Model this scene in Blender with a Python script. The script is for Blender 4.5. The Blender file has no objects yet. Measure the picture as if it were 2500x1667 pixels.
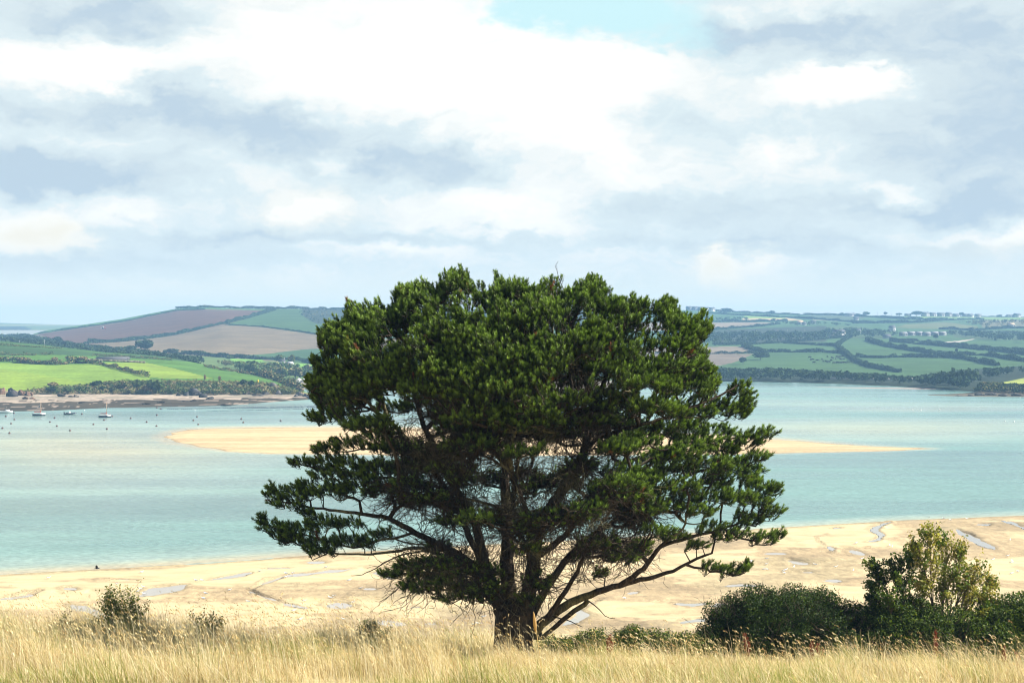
EXPOSURE = 1.4
SUN_AZ_DEG, SUN_EL_DEG = 88.0, 38.0
SKY_STRENGTH = 0.05
HAZE_DENSITY, HAZE_COL = 2.0e-4, (.34, .64, 1.0)
N_BLADES, N_STEMS = 190000, 8000
N_DOME, PAD_DENS, N_NEEDLE = 11500, 2.2, 52
import bpy, math, random
import numpy as np
from mathutils import Vector

rng = np.random.default_rng(11)
random.seed(11)
SC = bpy.context.scene
COL = SC.collection

# ------------------------------------------------------------------ camera geometry helpers
F, CX, HY, CZ = 3472.2, 1250.0, 800.0, 36.0       # focal length and horizon in photograph pixels, eye height in metres


def P(px, py, d):
    """World point seen at a photograph position, d metres in front of the camera."""
    return np.array([(px - CX) / F * d, d, CZ - (py - HY) / F * d])


def dist_at(py, z=0.0):
    return (CZ - z) * F / (py - HY)


# ------------------------------------------------------------------ noise (vectorised value noise)
def _hash(ix, iy, iz):
    h = (ix.astype(np.int64) * 374761393 + iy.astype(np.int64) * 668265263 + iz.astype(np.int64) * 2147483647)
    h = (h ^ (h >> 13)) * 1274126177
    h = h & 0xFFFFFFFF
    h = (h ^ (h >> 16)) * 2246822519
    h = h & 0xFFFFFFFF
    return (h & 0xFFFFFF) / float(0xFFFFFF)


def vnoise(x, y, z=0.0):
    x, y, z = np.broadcast_arrays(np.asarray(x, float), np.asarray(y, float), np.asarray(z, float))
    ix, iy, iz = np.floor(x), np.floor(y), np.floor(z)
    fx, fy, fz = x - ix, y - iy, z - iz
    fx, fy, fz = fx * fx * (3 - 2 * fx), fy * fy * (3 - 2 * fy), fz * fz * (3 - 2 * fz)
    r = 0
    for a in (0, 1):
        for b in (0, 1):
            for c in (0, 1):
                w = (fx if a else 1 - fx) * (fy if b else 1 - fy) * (fz if c else 1 - fz)
                r = r + w * _hash(ix + a, iy + b, iz + c)
    return r


def fbm(x, y, z=0.0, o=4):
    s, a, t = 0, 0.5, 0
    for i in range(o):
        s = s + a * vnoise(np.asarray(x) * 2 ** i + 17 * i, np.asarray(y) * 2 ** i + 5 * i, np.asarray(z) * 2 ** i)
        t += a
        a *= 0.5
    return s / t


def sstep(a, b, x):
    t = np.clip((x - a) / (b - a), 0, 1)
    return t * t * (3 - 2 * t)


# ------------------------------------------------------------------ mesh building
class MB:
    """Collects vertices and faces (of any side count) with a colour per vertex."""

    def __init__(s):
        s.v, s.f, s.c, s.m, s.n = [], {}, [], {}, 0

    def add(s, V, Fs, col=(1, 1, 1), m=0):
        V = np.asarray(V, float).reshape(-1, 3)
        if len(V) == 0:
            return
        Fs = np.asarray(Fs, int)
        k = Fs.shape[1]
        s.v.append(V)
        col = np.asarray(col, float)
        s.c.append(np.broadcast_to(col, (len(V), 3)) if col.ndim == 1 else col)
        s.f.setdefault(k, []).append(Fs + s.n)
        s.m.setdefault(k, []).append(np.full(len(Fs), m))
        s.n += len(V)

    def addp(s, V, faces, col=(1, 1, 1), m=0):
        """Few faces of mixed side counts."""
        V = np.asarray(V, float).reshape(-1, 3)
        s.v.append(V)
        s.c.append(np.broadcast_to(np.asarray(col, float), (len(V), 3)))
        for f in faces:
            s.f.setdefault(len(f), []).append(np.array([f]) + s.n)
            s.m.setdefault(len(f), []).append(np.array([m]))
        s.n += len(V)

    def box(s, c, size, col=(1, 1, 1), m=0, rot=0.0, taper=1.0):
        c, h = np.asarray(c, float), np.asarray(size, float) / 2
        V = []
        for z in (-1, 1):
            t = taper if z > 0 else 1
            for x, y in ((-1, -1), (1, -1), (1, 1), (-1, 1)):
                X, Y = x * h[0] * t, y * h[1] * t
                V.append((c[0] + X * math.cos(rot) - Y * math.sin(rot), c[1] + X * math.sin(rot) + Y * math.cos(rot), c[2] + z * h[2]))
        s.addp(V, [(3, 2, 1, 0), (4, 5, 6, 7), (0, 1, 5, 4), (1, 2, 6, 5), (2, 3, 7, 6), (3, 0, 4, 7)], col, m)

    def tube(s, pts, rad, n=6, col=(1, 1, 1), m=0, cap=True):
        pts = np.asarray(pts, float)
        k = len(pts)
        rad = np.broadcast_to(np.asarray(rad, float), (k,))
        t = np.gradient(pts, axis=0)
        t /= np.linalg.norm(t, axis=1, keepdims=True) + 1e-9
        ref = np.array([0.31, 0.77, 0.55]) if abs(t[0, 2]) > .8 else np.array([0.1, 0.2, 0.97])
        u = np.cross(t, ref)
        u /= np.linalg.norm(u, axis=1, keepdims=True) + 1e-9
        w = np.cross(t, u)
        a = np.arange(n) * 2 * math.pi / n
        V = pts[:, None, :] + rad[:, None, None] * (np.cos(a)[None, :, None] * u[:, None, :] + np.sin(a)[None, :, None] * w[:, None, :])
        i = np.arange(k - 1)[:, None] * n
        j = np.arange(n)[None, :]
        j2 = (j + 1) % n
        Fq = np.stack([i + j, i + j2, i + n + j2, i + n + j], -1).reshape(-1, 4)
        b = s.n
        s.add(V, Fq, col, m)
        if cap:
            for e, o in ((0, 1), (k - 1, -1)):
                f = [b + e * n + q for q in range(n)][::-o]
                s.f.setdefault(n, []).append(np.array([f]))
                s.m.setdefault(n, []).append(np.array([m]))

    def ball(s, c, r, nu=8, nv=6, col=(1, 1, 1), m=0, jit=0.0):
        r = np.broadcast_to(np.asarray(r, float), (3,))
        V = []
        for i in range(nv + 1):
            ph = math.pi * i / nv
            for j in range(nu):
                th = 2 * math.pi * j / nu
                V.append((math.sin(ph) * math.cos(th), math.sin(ph) * math.sin(th), math.cos(ph)))
        V = np.array(V)
        if jit:
            V = V * (1 + jit * (2 * fbm(V[:, 0:1] * 1.7 + c[0], V[:, 1:2] * 1.7 + c[1], V[:, 2:3] * 1.7 + c[2]) - 1))
        Fq = [(i * nu + j, (i + 1) * nu + j, (i + 1) * nu + (j + 1) % nu, i * nu + (j + 1) % nu) for i in range(nv) for j in range(nu)]
        s.add(V * r + np.asarray(c, float), Fq, col, m)

    def mesh(s, name, mats, smooth=False):
        me = bpy.data.meshes.new(name)
        V = np.concatenate(s.v).astype(np.float32)
        me.vertices.add(len(V))
        me.vertices.foreach_set('co', V.ravel())
        loops, starts, mi, q = [], [], [], 0
        for k, fl in s.f.items():
            A = np.concatenate(fl)
            loops.append(A.ravel())
            starts.append(q + np.arange(len(A)) * k)
            q += A.size
            mi.append(np.concatenate(s.m[k]))
        loops, starts, mi = np.concatenate(loops), np.concatenate(starts), np.concatenate(mi)
        me.loops.add(len(loops))
        me.loops.foreach_set('vertex_index', loops.astype(np.int32))
        me.polygons.add(len(starts))
        me.polygons.foreach_set('loop_start', starts.astype(np.int32))
        me.polygons.foreach_set('material_index', mi.astype(np.int32))
        C = np.concatenate(s.c)
        ca = me.color_attributes.new('col', 'FLOAT_COLOR', 'POINT')
        ca.data.foreach_set('color', np.concatenate([C, np.ones((len(C), 1))], 1).astype(np.float32).ravel())
        me.update(calc_edges=True)
        if smooth:
            me.polygons.foreach_set('use_smooth', np.ones(len(starts), bool))
        for m in (mats if isinstance(mats, (list, tuple)) else [mats]):
            me.materials.append(m)
        return me

    def build(s, name, mats, parent=None, smooth=False, loc=None):
        o = bpy.data.objects.new(name, s.mesh(name, mats, smooth))
        COL.objects.link(o)
        if parent is not None:
            o.parent = parent
        if loc is not None:
            o.location = loc
        return o


def tag(o, label=None, cat=None, group=None, kind=None):
    for k, v in (('label', label), ('category', cat), ('group', group), ('kind', kind)):
        if v:
            o[k] = v
    return o


def thing(name, label, cat, loc=(0, 0, 0), group=None, rz=0.0, sc=1.0):
    o = bpy.data.objects.new(name, None)
    o.empty_display_size = 0.2
    COL.objects.link(o)
    o.location = loc
    o.rotation_euler = (0, 0, rz)
    o.scale = (sc, sc, sc)
    return tag(o, label, cat, group)


def dup(root, loc, rz=0.0, sc=1.0, label=None, group=None):
    """A copy of a thing with copies of its parts and sub-parts."""
    r = root.copy()
    COL.objects.link(r)
    r.location, r.rotation_euler = loc, (0, 0, rz)
    r.scale = (sc, sc, sc) if np.isscalar(sc) else sc
    if label:
        r['label'] = label
    if group:
        r['group'] = group
    for ch in list(root.children):
        c = ch.copy()
        COL.objects.link(c)
        c.parent = r
        for g in ch.children:
            e = g.copy()
            COL.objects.link(e)
            e.parent = c
    return r


# ------------------------------------------------------------------ node helpers
class NT:
    def __init__(s, tree):
        s.t = tree
        tree.nodes.clear()

    def new(s, typ, **kw):
        n = s.t.nodes.new(typ)
        for k, v in kw.items():
            setattr(n, k, v)
        return n

    def put(s, sock, v):
        if isinstance(v, bpy.types.NodeSocket):
            s.t.links.new(v, sock)
        elif v is not None:
            sock.default_value = v

    def math(s, op, a, b=None, c=None, clamp=False):
        n = s.new('ShaderNodeMath', operation=op, use_clamp=clamp)
        for i, v in enumerate((a, b, c)):
            if v is not None:
                s.put(n.inputs[i], v)
        return n.outputs[0]

    def vec(s, op, a, b=None, c=None):
        n = s.new('ShaderNodeVectorMath', operation=op)
        for i, v in enumerate((a, b, c)):
            if v is not None:
                s.put(n.inputs[i], v)
        return n.outputs['Value'] if op in ('LENGTH', 'DOT_PRODUCT', 'DISTANCE') else n.outputs[0]

    def mix(s, f, a, b, blend='MIX'):
        n = s.new('ShaderNodeMix', data_type='RGBA', blend_type=blend)
        s.put(n.inputs[0], f)
        for sock, v in ((n.inputs[6], a), (n.inputs[7], b)):
            s.put(sock, v if isinstance(v, bpy.types.NodeSocket) else tuple(v) + (1,))
        return n.outputs[2]

    def mr(s, v, a, b, c=0.0, d=1.0, smooth=True):
        n = s.new('ShaderNodeMapRange', interpolation_type='SMOOTHSTEP' if smooth else 'LINEAR')
        for i, x in enumerate((v, a, b, c, d)):
            s.put(n.inputs[i], x)
        return n.outputs[0]

    def noise(s, vec, scale, detail=4, rough=0.55, dist=0.0):
        n = s.new('ShaderNodeTexNoise')
        if vec is not None:
            s.put(n.inputs['Vector'], vec)
        n.inputs['Scale'].default_value = scale
        n.inputs['Detail'].default_value = detail
        n.inputs['Roughness'].default_value = rough
        n.inputs['Distortion'].default_value = dist
        return n

    def pos(s):
        return s.new('ShaderNodeNewGeometry').outputs['Position']

    def attr(s):
        return s.new('ShaderNodeAttribute', attribute_name='col').outputs['Color']

    def bsdf(s, color, rough=0.9, spec=0.2, **kw):
        n = s.new('ShaderNodeBsdfPrincipled')
        s.put(n.inputs['Base Color'], color if isinstance(color, bpy.types.NodeSocket) else tuple(color) + (1,))
        s.put(n.inputs['Roughness'], rough)
        s.put(n.inputs['Specular IOR Level'], spec)
        for k, v in kw.items():
            s.put(n.inputs[k], v)
        return n

    def out(s, shader, vol=None):
        o = s.new('ShaderNodeOutputMaterial')
        if shader is not None:
            s.t.links.new(shader, o.inputs['Surface'])
        if vol is not None:
            s.t.links.new(vol, o.inputs['Volume'])

    def bump(s, h, strength=0.3, dist=0.1):
        n = s.new('ShaderNodeBump')
        n.inputs['Strength'].default_value = strength
        n.inputs['Distance'].default_value = dist
        s.put(n.inputs['Height'], h)
        return n.outputs[0]


def newmat(name):
    m = bpy.data.materials.new(name)
    m.use_nodes = True
    return m, NT(m.node_tree)


def mat_plain(name, col, rough=0.7, spec=0.3, var=0.18, scale=3.0, metal=0.0):
    m, n = newmat(name)
    nz = n.noise(n.new('ShaderNodeTexCoord').outputs['Object'], scale)
    c = n.mix(nz.outputs[0], tuple(x * (1 - var) for x in col), tuple(min(1, x * (1 + var)) for x in col))
    b = n.bsdf(c, rough, spec, Metallic=metal)
    n.out(b.outputs[0])
    return m


def mat_attr(name, rough=0.95, spec=0.1, var=0.25, scale=0.15, scale2=1.6, bump=0.0, streak=0.0):
    """Colour from the mesh's own colour attribute, mottled in world space."""
    m, n = newmat(name)
    p = n.pos()
    a = n.noise(p, scale, 5)
    b = n.noise(p, scale2, 3)
    f = n.math('MULTIPLY', n.mr(a.outputs[0], .3, .7, 1 - var, 1 + var), n.mr(b.outputs[0], .3, .7, 1 - var, 1 + var))
    if streak:
        s_ = n.noise(n.vec('MULTIPLY', p, (.012, .22, .1)), 1.0, 4, .65)
        f = n.math('MULTIPLY', f, n.mr(s_.outputs[0], .3, .7, 1 - streak, 1 + streak))
    c = n.vec('SCALE', n.attr())
    sc = c.node
    n.put(sc.inputs['Scale'], f)
    kw = {}
    if bump:
        kw['Normal'] = n.bump(b.outputs[0], bump, .3)
    n.out(n.bsdf(c, rough, spec, **kw).outputs[0])
    return m


def mat_leaf(name, transl=0.3, rough=0.6, spec=0.25, tint=(1.3, 1.25, .6)):
    m, n = newmat(name)
    c = n.attr()
    b = n.bsdf(c, rough, spec)
    t = n.new('ShaderNodeBsdfTranslucent')
    n.put(t.inputs[0], n.vec('MULTIPLY', c, tint))
    mx = n.new('ShaderNodeMixShader')
    mx.inputs[0].default_value = transl
    n.t.links.new(b.outputs[0], mx.inputs[1])
    n.t.links.new(t.outputs[0], mx.inputs[2])
    n.out(mx.outputs[0])
    return m


M = {}
M['terrain'] = mat_attr('field_ground', var=.15, scale=.03, scale2=.5, streak=.16)
M['rockcol'] = mat_attr('shore_rock', var=.45, scale=.35, scale2=1.5, bump=.6)
M['farleaf'] = mat_leaf('far_foliage', .12, .9, .05, (1.2, 1.2, .7))
M['needle'] = mat_leaf('pine_needles', .12, .5, .22, (1.2, 1.35, .5))
M['leaf'] = mat_leaf('shrub_leaves', .32, .6, .15, (1.3, 1.3, .5))
M['grass'] = mat_leaf('dry_grass', .5, .7, .15, (1.1, 1.07, .92))
M['farbark'] = mat_plain('distant_bark', (.09, .075, .06), .9, .1)
M['white'] = mat_plain('white_paint', (.78, .77, .74), .5, .3, .06)
M['chalet'] = mat_plain('chalet_cladding', (.21, .205, .215), .8, .2, .1)
M['render'] = mat_plain('pale_render', (.42, .41, .40), .8, .2, .1)
M['darkslate'] = mat_plain('barn_slate', (.075, .075, .08), .7, .3)
M['slate'] = mat_plain('slate_roof', (.05, .05, .055), .7, .3)
M['tanroof'] = mat_plain('tan_roof', (.42, .31, .2), .8, .2)
M['glass'] = mat_plain('dark_window', (.03, .035, .045), .1, .5)
M['red'] = mat_plain('red_canvas', (.45, .05, .05), .8, .2)
M['wood'] = mat_plain('varnished_mast', (.5, .3, .13), .4, .4)
M['navy'] = mat_plain('dark_hull', (.03, .035, .06), .4, .4)
M['black'] = mat_plain('black_rubber', (.015, .015, .017), .6, .3)
M['orange'] = mat_plain('orange_buoy', (.07, .02, .015), .5, .4)  # red orange darkened all over, the buoys' shaded side put into the colour
M['grey'] = mat_plain('grey_paint', (.3, .31, .32), .6, .3)
M['yellow'] = mat_plain('yellow_board', (.75, .5, .03), .6, .3)
M['steel'] = mat_plain('grey_wire', (.4, .4, .4), .4, .5)
M['cowhide'] = mat_plain('black_cowhide', (.015, .013, .012), .8, .2)
M['feather'] = mat_attr('feathers', var=.08, scale=5, scale2=20)
# ------------------------------------------------------------------ camera
cam = bpy.data.cameras.new('camera')
cam.lens, cam.sensor_width, cam.clip_end, cam.clip_start = 50.0, 36.0, 40000.0, 0.5
cam.shift_y = -(833.5 - HY) / 2500.0
camo = bpy.data.objects.new('camera', cam)
COL.objects.link(camo)
camo.location = (0, 0, CZ)
camo.rotation_euler = (math.radians(90), 0, 0)
SC.camera = camo

# ------------------------------------------------------------------ light
SUN_AZ, SUN_EL = math.radians(SUN_AZ_DEG), math.radians(SUN_EL_DEG)
sun_dir = Vector((math.cos(SUN_EL) * math.sin(SUN_AZ), math.cos(SUN_EL) * math.cos(SUN_AZ), math.sin(SUN_EL)))
sl = bpy.data.lights.new('sun', 'SUN')
sl.energy, sl.angle, sl.color = 5.0, math.radians(0.5), (1.0, .94, .83)
so = bpy.data.objects.new('sun', sl)
COL.objects.link(so)
so.rotation_euler = (-sun_dir).to_track_quat('-Z', 'Y').to_euler()
so.location = (60, 0, 90)

SC.view_settings.view_transform = 'Standard'
SC.view_settings.look = 'None'
SC.view_settings.gamma = 1.0
SC.view_settings.use_curve_mapping = False
SC.view_settings.exposure = EXPOSURE
EX = 2.0 ** EXPOSURE

# ------------------------------------------------------------------ sky: Nishita overhead, a bank of cloud low in front and all round
W = bpy.data.worlds.new('World')
SC.world = W
W.use_nodes = True
n = NT(W.node_tree)
sky = n.new('ShaderNodeTexSky', sky_type='NISHITA')
sky.sun_disc = False
sky.sun_elevation, sky.sun_rotation = SUN_EL, SUN_AZ
dirv = n.new('ShaderNodeTexCoord').outputs['Generated']
sep = n.new('ShaderNodeSeparateXYZ')
n.put(sep.inputs[0], dirv)
az = n.math('ARCTAN2', sep.outputs[0], sep.outputs[1])
el = n.math('ARCSINE', sep.outputs[2])
cmb = n.new('ShaderNodeCombineXYZ')
n.put(cmb.inputs[0], n.math('MULTIPLY', az, 10.0))
n.put(cmb.inputs[1], n.math('MULTIPLY', el, 10.0))
uv = cmb.outputs[0]                          # one unit = 5.7 degrees of azimuth, of elevation


def A2(px, py):
    a = math.atan((px - CX) / F)
    return a * 10, math.atan((HY - py) / F * math.cos(a)) * 10


K = 10 / F                                    # photograph pixels to sky units
w1 = n.noise(n.vec('MULTIPLY', uv, (1.0, 1.9, 1)), 1.5, 7, .55)
w2 = n.noise(n.vec('MULTIPLY', uv, (1.0, 1.6, 1)), 6.0, 6, .6)
wv = n.vec('ADD', n.vec('SCALE', n.vec('SUBTRACT', w1.outputs[1], (.5, .5, .5))), n.vec('SCALE', n.vec('SUBTRACT', w2.outputs[1], (.5, .5, .5))))
for k, s in enumerate((.95, .34)):
    wv.node.inputs[k].links[0].from_node.inputs['Scale'].default_value = s
wuv = n.vec('ADD', uv, n.vec('MULTIPLY', wv, (1, .5, 0)))


def blobs(lst, start, lo=1.6, hi=.1):
    acc = start
    for (px, py, rx, ry, w) in lst:
        u, v = A2(px, py)
        sx, sy = 1 / (rx * K), 1 / (ry * K)
        q = n.vec('MULTIPLY_ADD', wuv, (sx, sy, 0), (-u * sx, -v * sy, 0))
        f = n.mr(n.vec('LENGTH', q), lo, hi)
        acc = n.math('MULTIPLY_ADD', f, w, acc)
    return acc


base = n.noise(n.vec('MULTIPLY', wuv, (.7, 2.4, 1)), .9, 6, .55)
tex = n.noise(n.vec('MULTIPLY', wuv, (1, 1.8, 1)), 3.2, 7, .62)
L = n.math('MULTIPLY_ADD', base.outputs[0], 1.1, n.math('MULTIPLY_ADD', tex.outputs[0], .7, -.36))
L = blobs([
    (1020, 130, 480, 150, .60), (560, 120, 190, 90, .42), (140, 165, 190, 70, .6), (1340, 330, 230, 150, .5), (850, 235, 220, 60, .3),
    (830, 382, 60, 26, .5), (745, 500, 100, 42, .5), (1180, 520, 270, 60, .4), (110, 565, 95, 48, .75), (1765, 648, 75, 42, .75),
    (2060, 200, 150, 48, .65), (1560, 190, 280, 70, .4), (2160, 480, 70, 28, .5), (1850, 352, 100, 42, .35), (1000, 620, 180, 26, .3),
    (300, 505, 160, 40, .2), (1620, 405, 160, 40, .3), (2450, 560, 120, 40, .3), (1950, 20, 300, 30, .25), (200, 320, 260, 40, .22),
    (300, 55, 300, 55, -.5), (560, 180, 160, 45, -.3), (420, 268, 480, 54, -.58), (60, 405, 330, 62, -.75), (700, 350, 320, 52, -.45),
    (1110, 395, 280, 42, -.5), (2250, 90, 420, 100, -.5), (2420, 330, 280, 130, -.5), (2340, 505, 280, 46, -.58), (1760, 75, 230, 44, -.45),
    (900, 585, 900, 20, -.28), (1600, 505, 330, 45, -.22), (300, 640, 500, 34, -.28), (1500, 250, 160, 40, -.18), (2000, 290, 200, 40, -.2),
    (2050, 610, 400, 24, -.2)], L)
L = blobs([(110, 560, 75, 34, .75), (1765, 645, 58, 34, .95), (745, 500, 70, 26, .3), (230, 175, 90, 34, .25), (2080, 190, 120, 30, .25), (1290, 120, 130, 50, .2), (1400, 300, 90, 70, .2)], L, 1.15, .6)
lowf = n.mr(el, .062, .0)
L = n.math('ADD', L, n.math('MULTIPLY', lowf, n.math('SUBTRACT', .58, L)))
ramp = n.new('ShaderNodeValToRGB')
n.put(ramp.inputs[0], L)
cr = ramp.color_ramp
cr.elements[0].position, cr.elements[0].color = 0.0, (.56, .69, .795, 1)
cr.elements[1].position, cr.elements[1].color = 1.0, (1.12, 1.12, 1.08, 1)
for p_, c_ in ((.25, (.70, .81, .86, 1)), (.5, (.79, .90, .93, 1)), (.72, (.97, 1.0, .98, 1))):
    e = cr.elements.new(p_)
    e.color = c_
blue = blobs([(1500, 45, 270, 78, 1.0), (1330, 20, 200, 50, .5), (1720, 105, 150, 30, .4)], 0.0)
ccol = n.mix(n.mr(n.math('ADD', blue, n.math('MULTIPLY_ADD', w2.outputs[0], .9, -.45)), .2, 1.0), ramp.outputs[0], (.66, .95, 1.0))
warm = blobs([(110, 565, 95, 50, 1.0), (1765, 648, 75, 45, .9), (745, 500, 120, 60, .35), (2450, 600, 200, 40, .3)], 0.0)
ccol = n.mix(n.math('MULTIPLY', warm, .8, clamp=True), ccol, (1.0, .95, .80))
ccol = n.mix(n.mr(el, .05, .0), ccol, (.98, 1.0, .84))
bgc = n.new('ShaderNodeBackground')
n.put(bgc.inputs[0], ccol)
bgc.inputs[1].default_value = .98 / EX
bgs = n.new('ShaderNodeBackground')
n.put(bgs.inputs[0], sky.outputs[0])
bgs.inputs[1].default_value = SKY_STRENGTH
cn = n.noise(n.vec('MULTIPLY', dirv, (1, 1, 2.2)), 2.6, 6, .6)
cover = n.math('MULTIPLY', n.mr(n.math('ADD', cn.outputs[0], n.mr(el, .24, .55, .35, -.22)), .48, .66), n.mr(el, -.1, -.02))
mx = n.new('ShaderNodeMixShader')
n.put(mx.inputs[0], cover)
n.t.links.new(bgs.outputs[0], mx.inputs[1])
n.t.links.new(bgc.outputs[0], mx.inputs[2])
wo = n.new('ShaderNodeOutputWorld')
n.t.links.new(mx.outputs[0], wo.inputs[0])

# ------------------------------------------------------------------ air
hz = MB()
hz.box((0, 1950, 45), (9600, 4700, 100))
m, n = newmat('haze_air')
pv = n.new('ShaderNodeVolumePrincipled')
pv.inputs['Color'].default_value = HAZE_COL + (1,)
pv.inputs['Density'].default_value = HAZE_DENSITY
pv.inputs['Anisotropy'].default_value = 0.0
n.out(None, pv.outputs[0])
tag(hz.build('haze', m), 'pale blue haze over the estuary', None, None, 'stuff')

# ------------------------------------------------------------------ ground sheet under everything
g = MB()
g.addp([(-4700, -300, -4), (4700, -300, -4), (4700, 4200, -4), (-4700, 4200, -4)], [(0, 1, 2, 3)], (.16, .15, .1))
tag(g.build('ground', M['terrain']), None, None, None, 'structure')


# ------------------------------------------------------------------ terrain lofts
class Loft:
    """A hill surface: contour curves (photo px, photo py, distance), joined front to back."""

    def __init__(s, curves, px0, px1, step, rows, smooth=2):
        s.px = np.arange(px0, px1 + .1, step)
        D, Z = [], []
        for c in curves:
            c = np.array(c, float)
            d = np.interp(s.px, c[:, 0], c[:, 2])
            py = np.interp(s.px, c[:, 0], c[:, 1])
            D.append(d)
            Z.append(CZ - (py - HY) / F * d)
        d2, z2 = [], []
        for i in range(len(curves) - 1):
            for k in range(rows[i]):
                t = k / rows[i]
                d2.append(D[i] * (1 - t) + D[i + 1] * t)
                z2.append(Z[i] * (1 - t) + Z[i + 1] * t)
        d2.append(D[-1])
        z2.append(Z[-1])
        s.d, s.z = np.array(d2), np.array(z2)
        for _ in range(smooth):
            q = np.pad(s.z, 1, mode='edge')
            sm = (q[:-2, 1:-1] + 2 * q[1:-1, 1:-1] + q[2:, 1:-1]) / 4
            s.z[1:-1] = sm[1:-1]
            q = np.pad(s.z, 1, mode='edge')
            s.z = (q[1:-1, :-2] + 2 * q[1:-1, 1:-1] + q[1:-1, 2:]) / 4
        s.x = (s.px - CX)[None, :] / F * s.d
        s.py = HY + (CZ - s.z) / s.d * F

    def at(s, px, py):
        """Ground point seen at a photograph position (first hit from the front)."""
        j = int(np.clip(round((px - s.px[0]) / (s.px[1] - s.px[0])), 0, len(s.px) - 1))
        col = s.py[:, j]
        top = int(np.argmin(col))
        pys, ds, zs = col[:top + 1][::-1], s.d[:top + 1, j][::-1], s.z[:top + 1, j][::-1]
        pys = np.maximum.accumulate(pys)
        d = float(np.interp(py, pys, ds))
        z = float(np.interp(d, s.d[:, j], s.z[:, j]))
        return np.array([(px - CX) / F * d, d, z])

    def height(s, x, y):
        px = CX + x / y * F
        j = int(np.clip(round((px - s.px[0]) / (s.px[1] - s.px[0])), 0, len(s.px) - 1))
        return float(np.interp(y, s.d[:, j], s.z[:, j]))

    def build(s, name, colour, mat):
        r, c = s.d.shape
        V = np.stack([s.x, s.d, s.z], -1).reshape(-1, 3)
        i = np.arange(r - 1)[:, None] * c
        j = np.arange(c - 1)[None, :]
        Fq = np.stack([i + j, i + j + 1, i + c + j + 1, i + c + j], -1).reshape(-1, 4)
        mb = MB()
        mb.add(V, Fq, colour.reshape(-1, 3))
        return tag(mb.build(name, mat, smooth=True), None, None, None, 'structure')


def inpoly(X, Y, poly):
    poly = np.asarray(poly, float)
    r = np.zeros(X.shape, bool)
    x1, y1 = poly[-1]
    for x2, y2 in poly:
        c = ((y1 > Y) != (y2 > Y)) & (X < (x2 - x1) * (Y - y1) / (y2 - y1 + 1e-12) + x1)
        r ^= c
        x1, y1 = x2, y2
    return r


def paint(loft, base, polys):
    PX = np.broadcast_to(loft.px[None, :], loft.d.shape)
    C = np.empty(loft.d.shape + (3,))
    C[:] = base
    for poly, col in polys:
        C[inpoly(PX, loft.py, poly)] = col
    return C


GRASS_L, GRASS_M, GRASS_D = (.165, .235, .03), (.065, .14, .022), (.036, .075, .024)  # GRASS_D also carries cloud shade over the upper headland fields
PLOUGH, STUBBLE, SCRUB, OLIVE = (.092, .046, .027), (.145, .11, .066), (.028, .036, .018), (.10, .11, .04)  # plough and stubble lowered, cloud shadow on the hill put into them
SAND_C, PEBBLE, WEED = (.42, .33, .2), (.215, .185, .14), (.05, .041, .027)

# left headland
A = Loft([
    [(-600, 1012, 590), (0, 1004, 612), (120, 1003, 616), (270, 995, 641), (420, 993, 648), (560, 990, 658), (680, 980, 694), (740, 976, 710), (790, 971, 731), (850, 970, 735)],
    [(-600, 985, 665), (0, 977, 672), (150, 974, 690), (300, 971, 702), (500, 970, 706), (700, 971, 708), (760, 970, 718), (790, 969.5, 738), (850, 970, 740)],
    [(-600, 966, 700), (0, 963, 710), (100, 962, 718), (300, 961, 724), (500, 963, 720), (700, 963, 728), (745, 963, 731), (790, 968.5, 742), (850, 971, 745)],
    [(-600, 930, 740), (0, 951, 735), (60, 953, 735), (120, 942, 742), (200, 938, 746), (240, 931, 750), (300, 926, 752), (420, 926, 755), (500, 926, 758), (560, 928, 762), (650, 932, 765), (700, 942, 758), (740, 957, 748), (790, 968, 747), (850, 972, 750)],
    [(-600, 880, 830), (0, 893, 830), (230, 892, 835), (400, 899, 840), (560, 913, 840), (650, 926, 815), (700, 938, 790), (740, 956, 765), (790, 968, 752), (850, 973, 755)],
    [(-600, 815, 1000), (0, 830, 1000), (100, 839, 1000), (250, 858, 1000), (330, 863, 985), (400, 869, 970), (470, 883, 950), (560, 901, 920), (650, 921, 870), (700, 935, 820), (740, 955, 780), (790, 968, 757), (850, 974, 760)],
    [(-600, 840, 1080), (0, 850, 1080), (250, 872, 1070), (400, 884, 1040), (560, 912, 980), (650, 934, 920), (700, 948, 850), (740, 962, 800), (790, 970, 765), (850, 976, 768)]],
    -600, 850, 4, [14, 10, 14, 16, 26, 6], 2)
CA = paint(A, GRASS_M, [  # upper fields' darker greens include painted cloud shade
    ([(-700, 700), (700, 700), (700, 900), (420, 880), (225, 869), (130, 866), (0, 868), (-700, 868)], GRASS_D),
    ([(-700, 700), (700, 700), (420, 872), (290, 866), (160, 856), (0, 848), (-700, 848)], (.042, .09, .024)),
    ([(-700, 885), (60, 886), (120, 891), (223, 888), (300, 905), (364, 921), (380, 935), (0, 990), (-700, 990)], (.15, .235, .035)),
    ([(-700, 895), (0, 900), (100, 915), (190, 930), (240, 936), (0, 990), (-700, 990)], GRASS_L),
    ([(225, 886), (350, 884), (420, 898), (520, 924), (370, 922), (300, 905)], GRASS_L)])
PXA = np.broadcast_to(A.px[None, :], A.d.shape)
ni = np.arange(A.d.shape[0])[:, None] + 0 * A.px[None, :]
sn = fbm(A.x / 9, A.d / 5, 0, 5)
wd = fbm(A.x / 16 + 9, A.d / 3.2, 3, 5)
fore = ni < 14
CA[fore] = np.where((wd > .36 + .3 * sstep(8, 14, ni))[fore][:, None], np.array(WEED), np.array((.24, .19, .15)))
CA[(ni >= 14) & (ni < 24)] = PEBBLE
peb = (ni >= 10) & (ni < 26) & (sn > .5)
CA[peb] = (.30, .245, .19)
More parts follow.
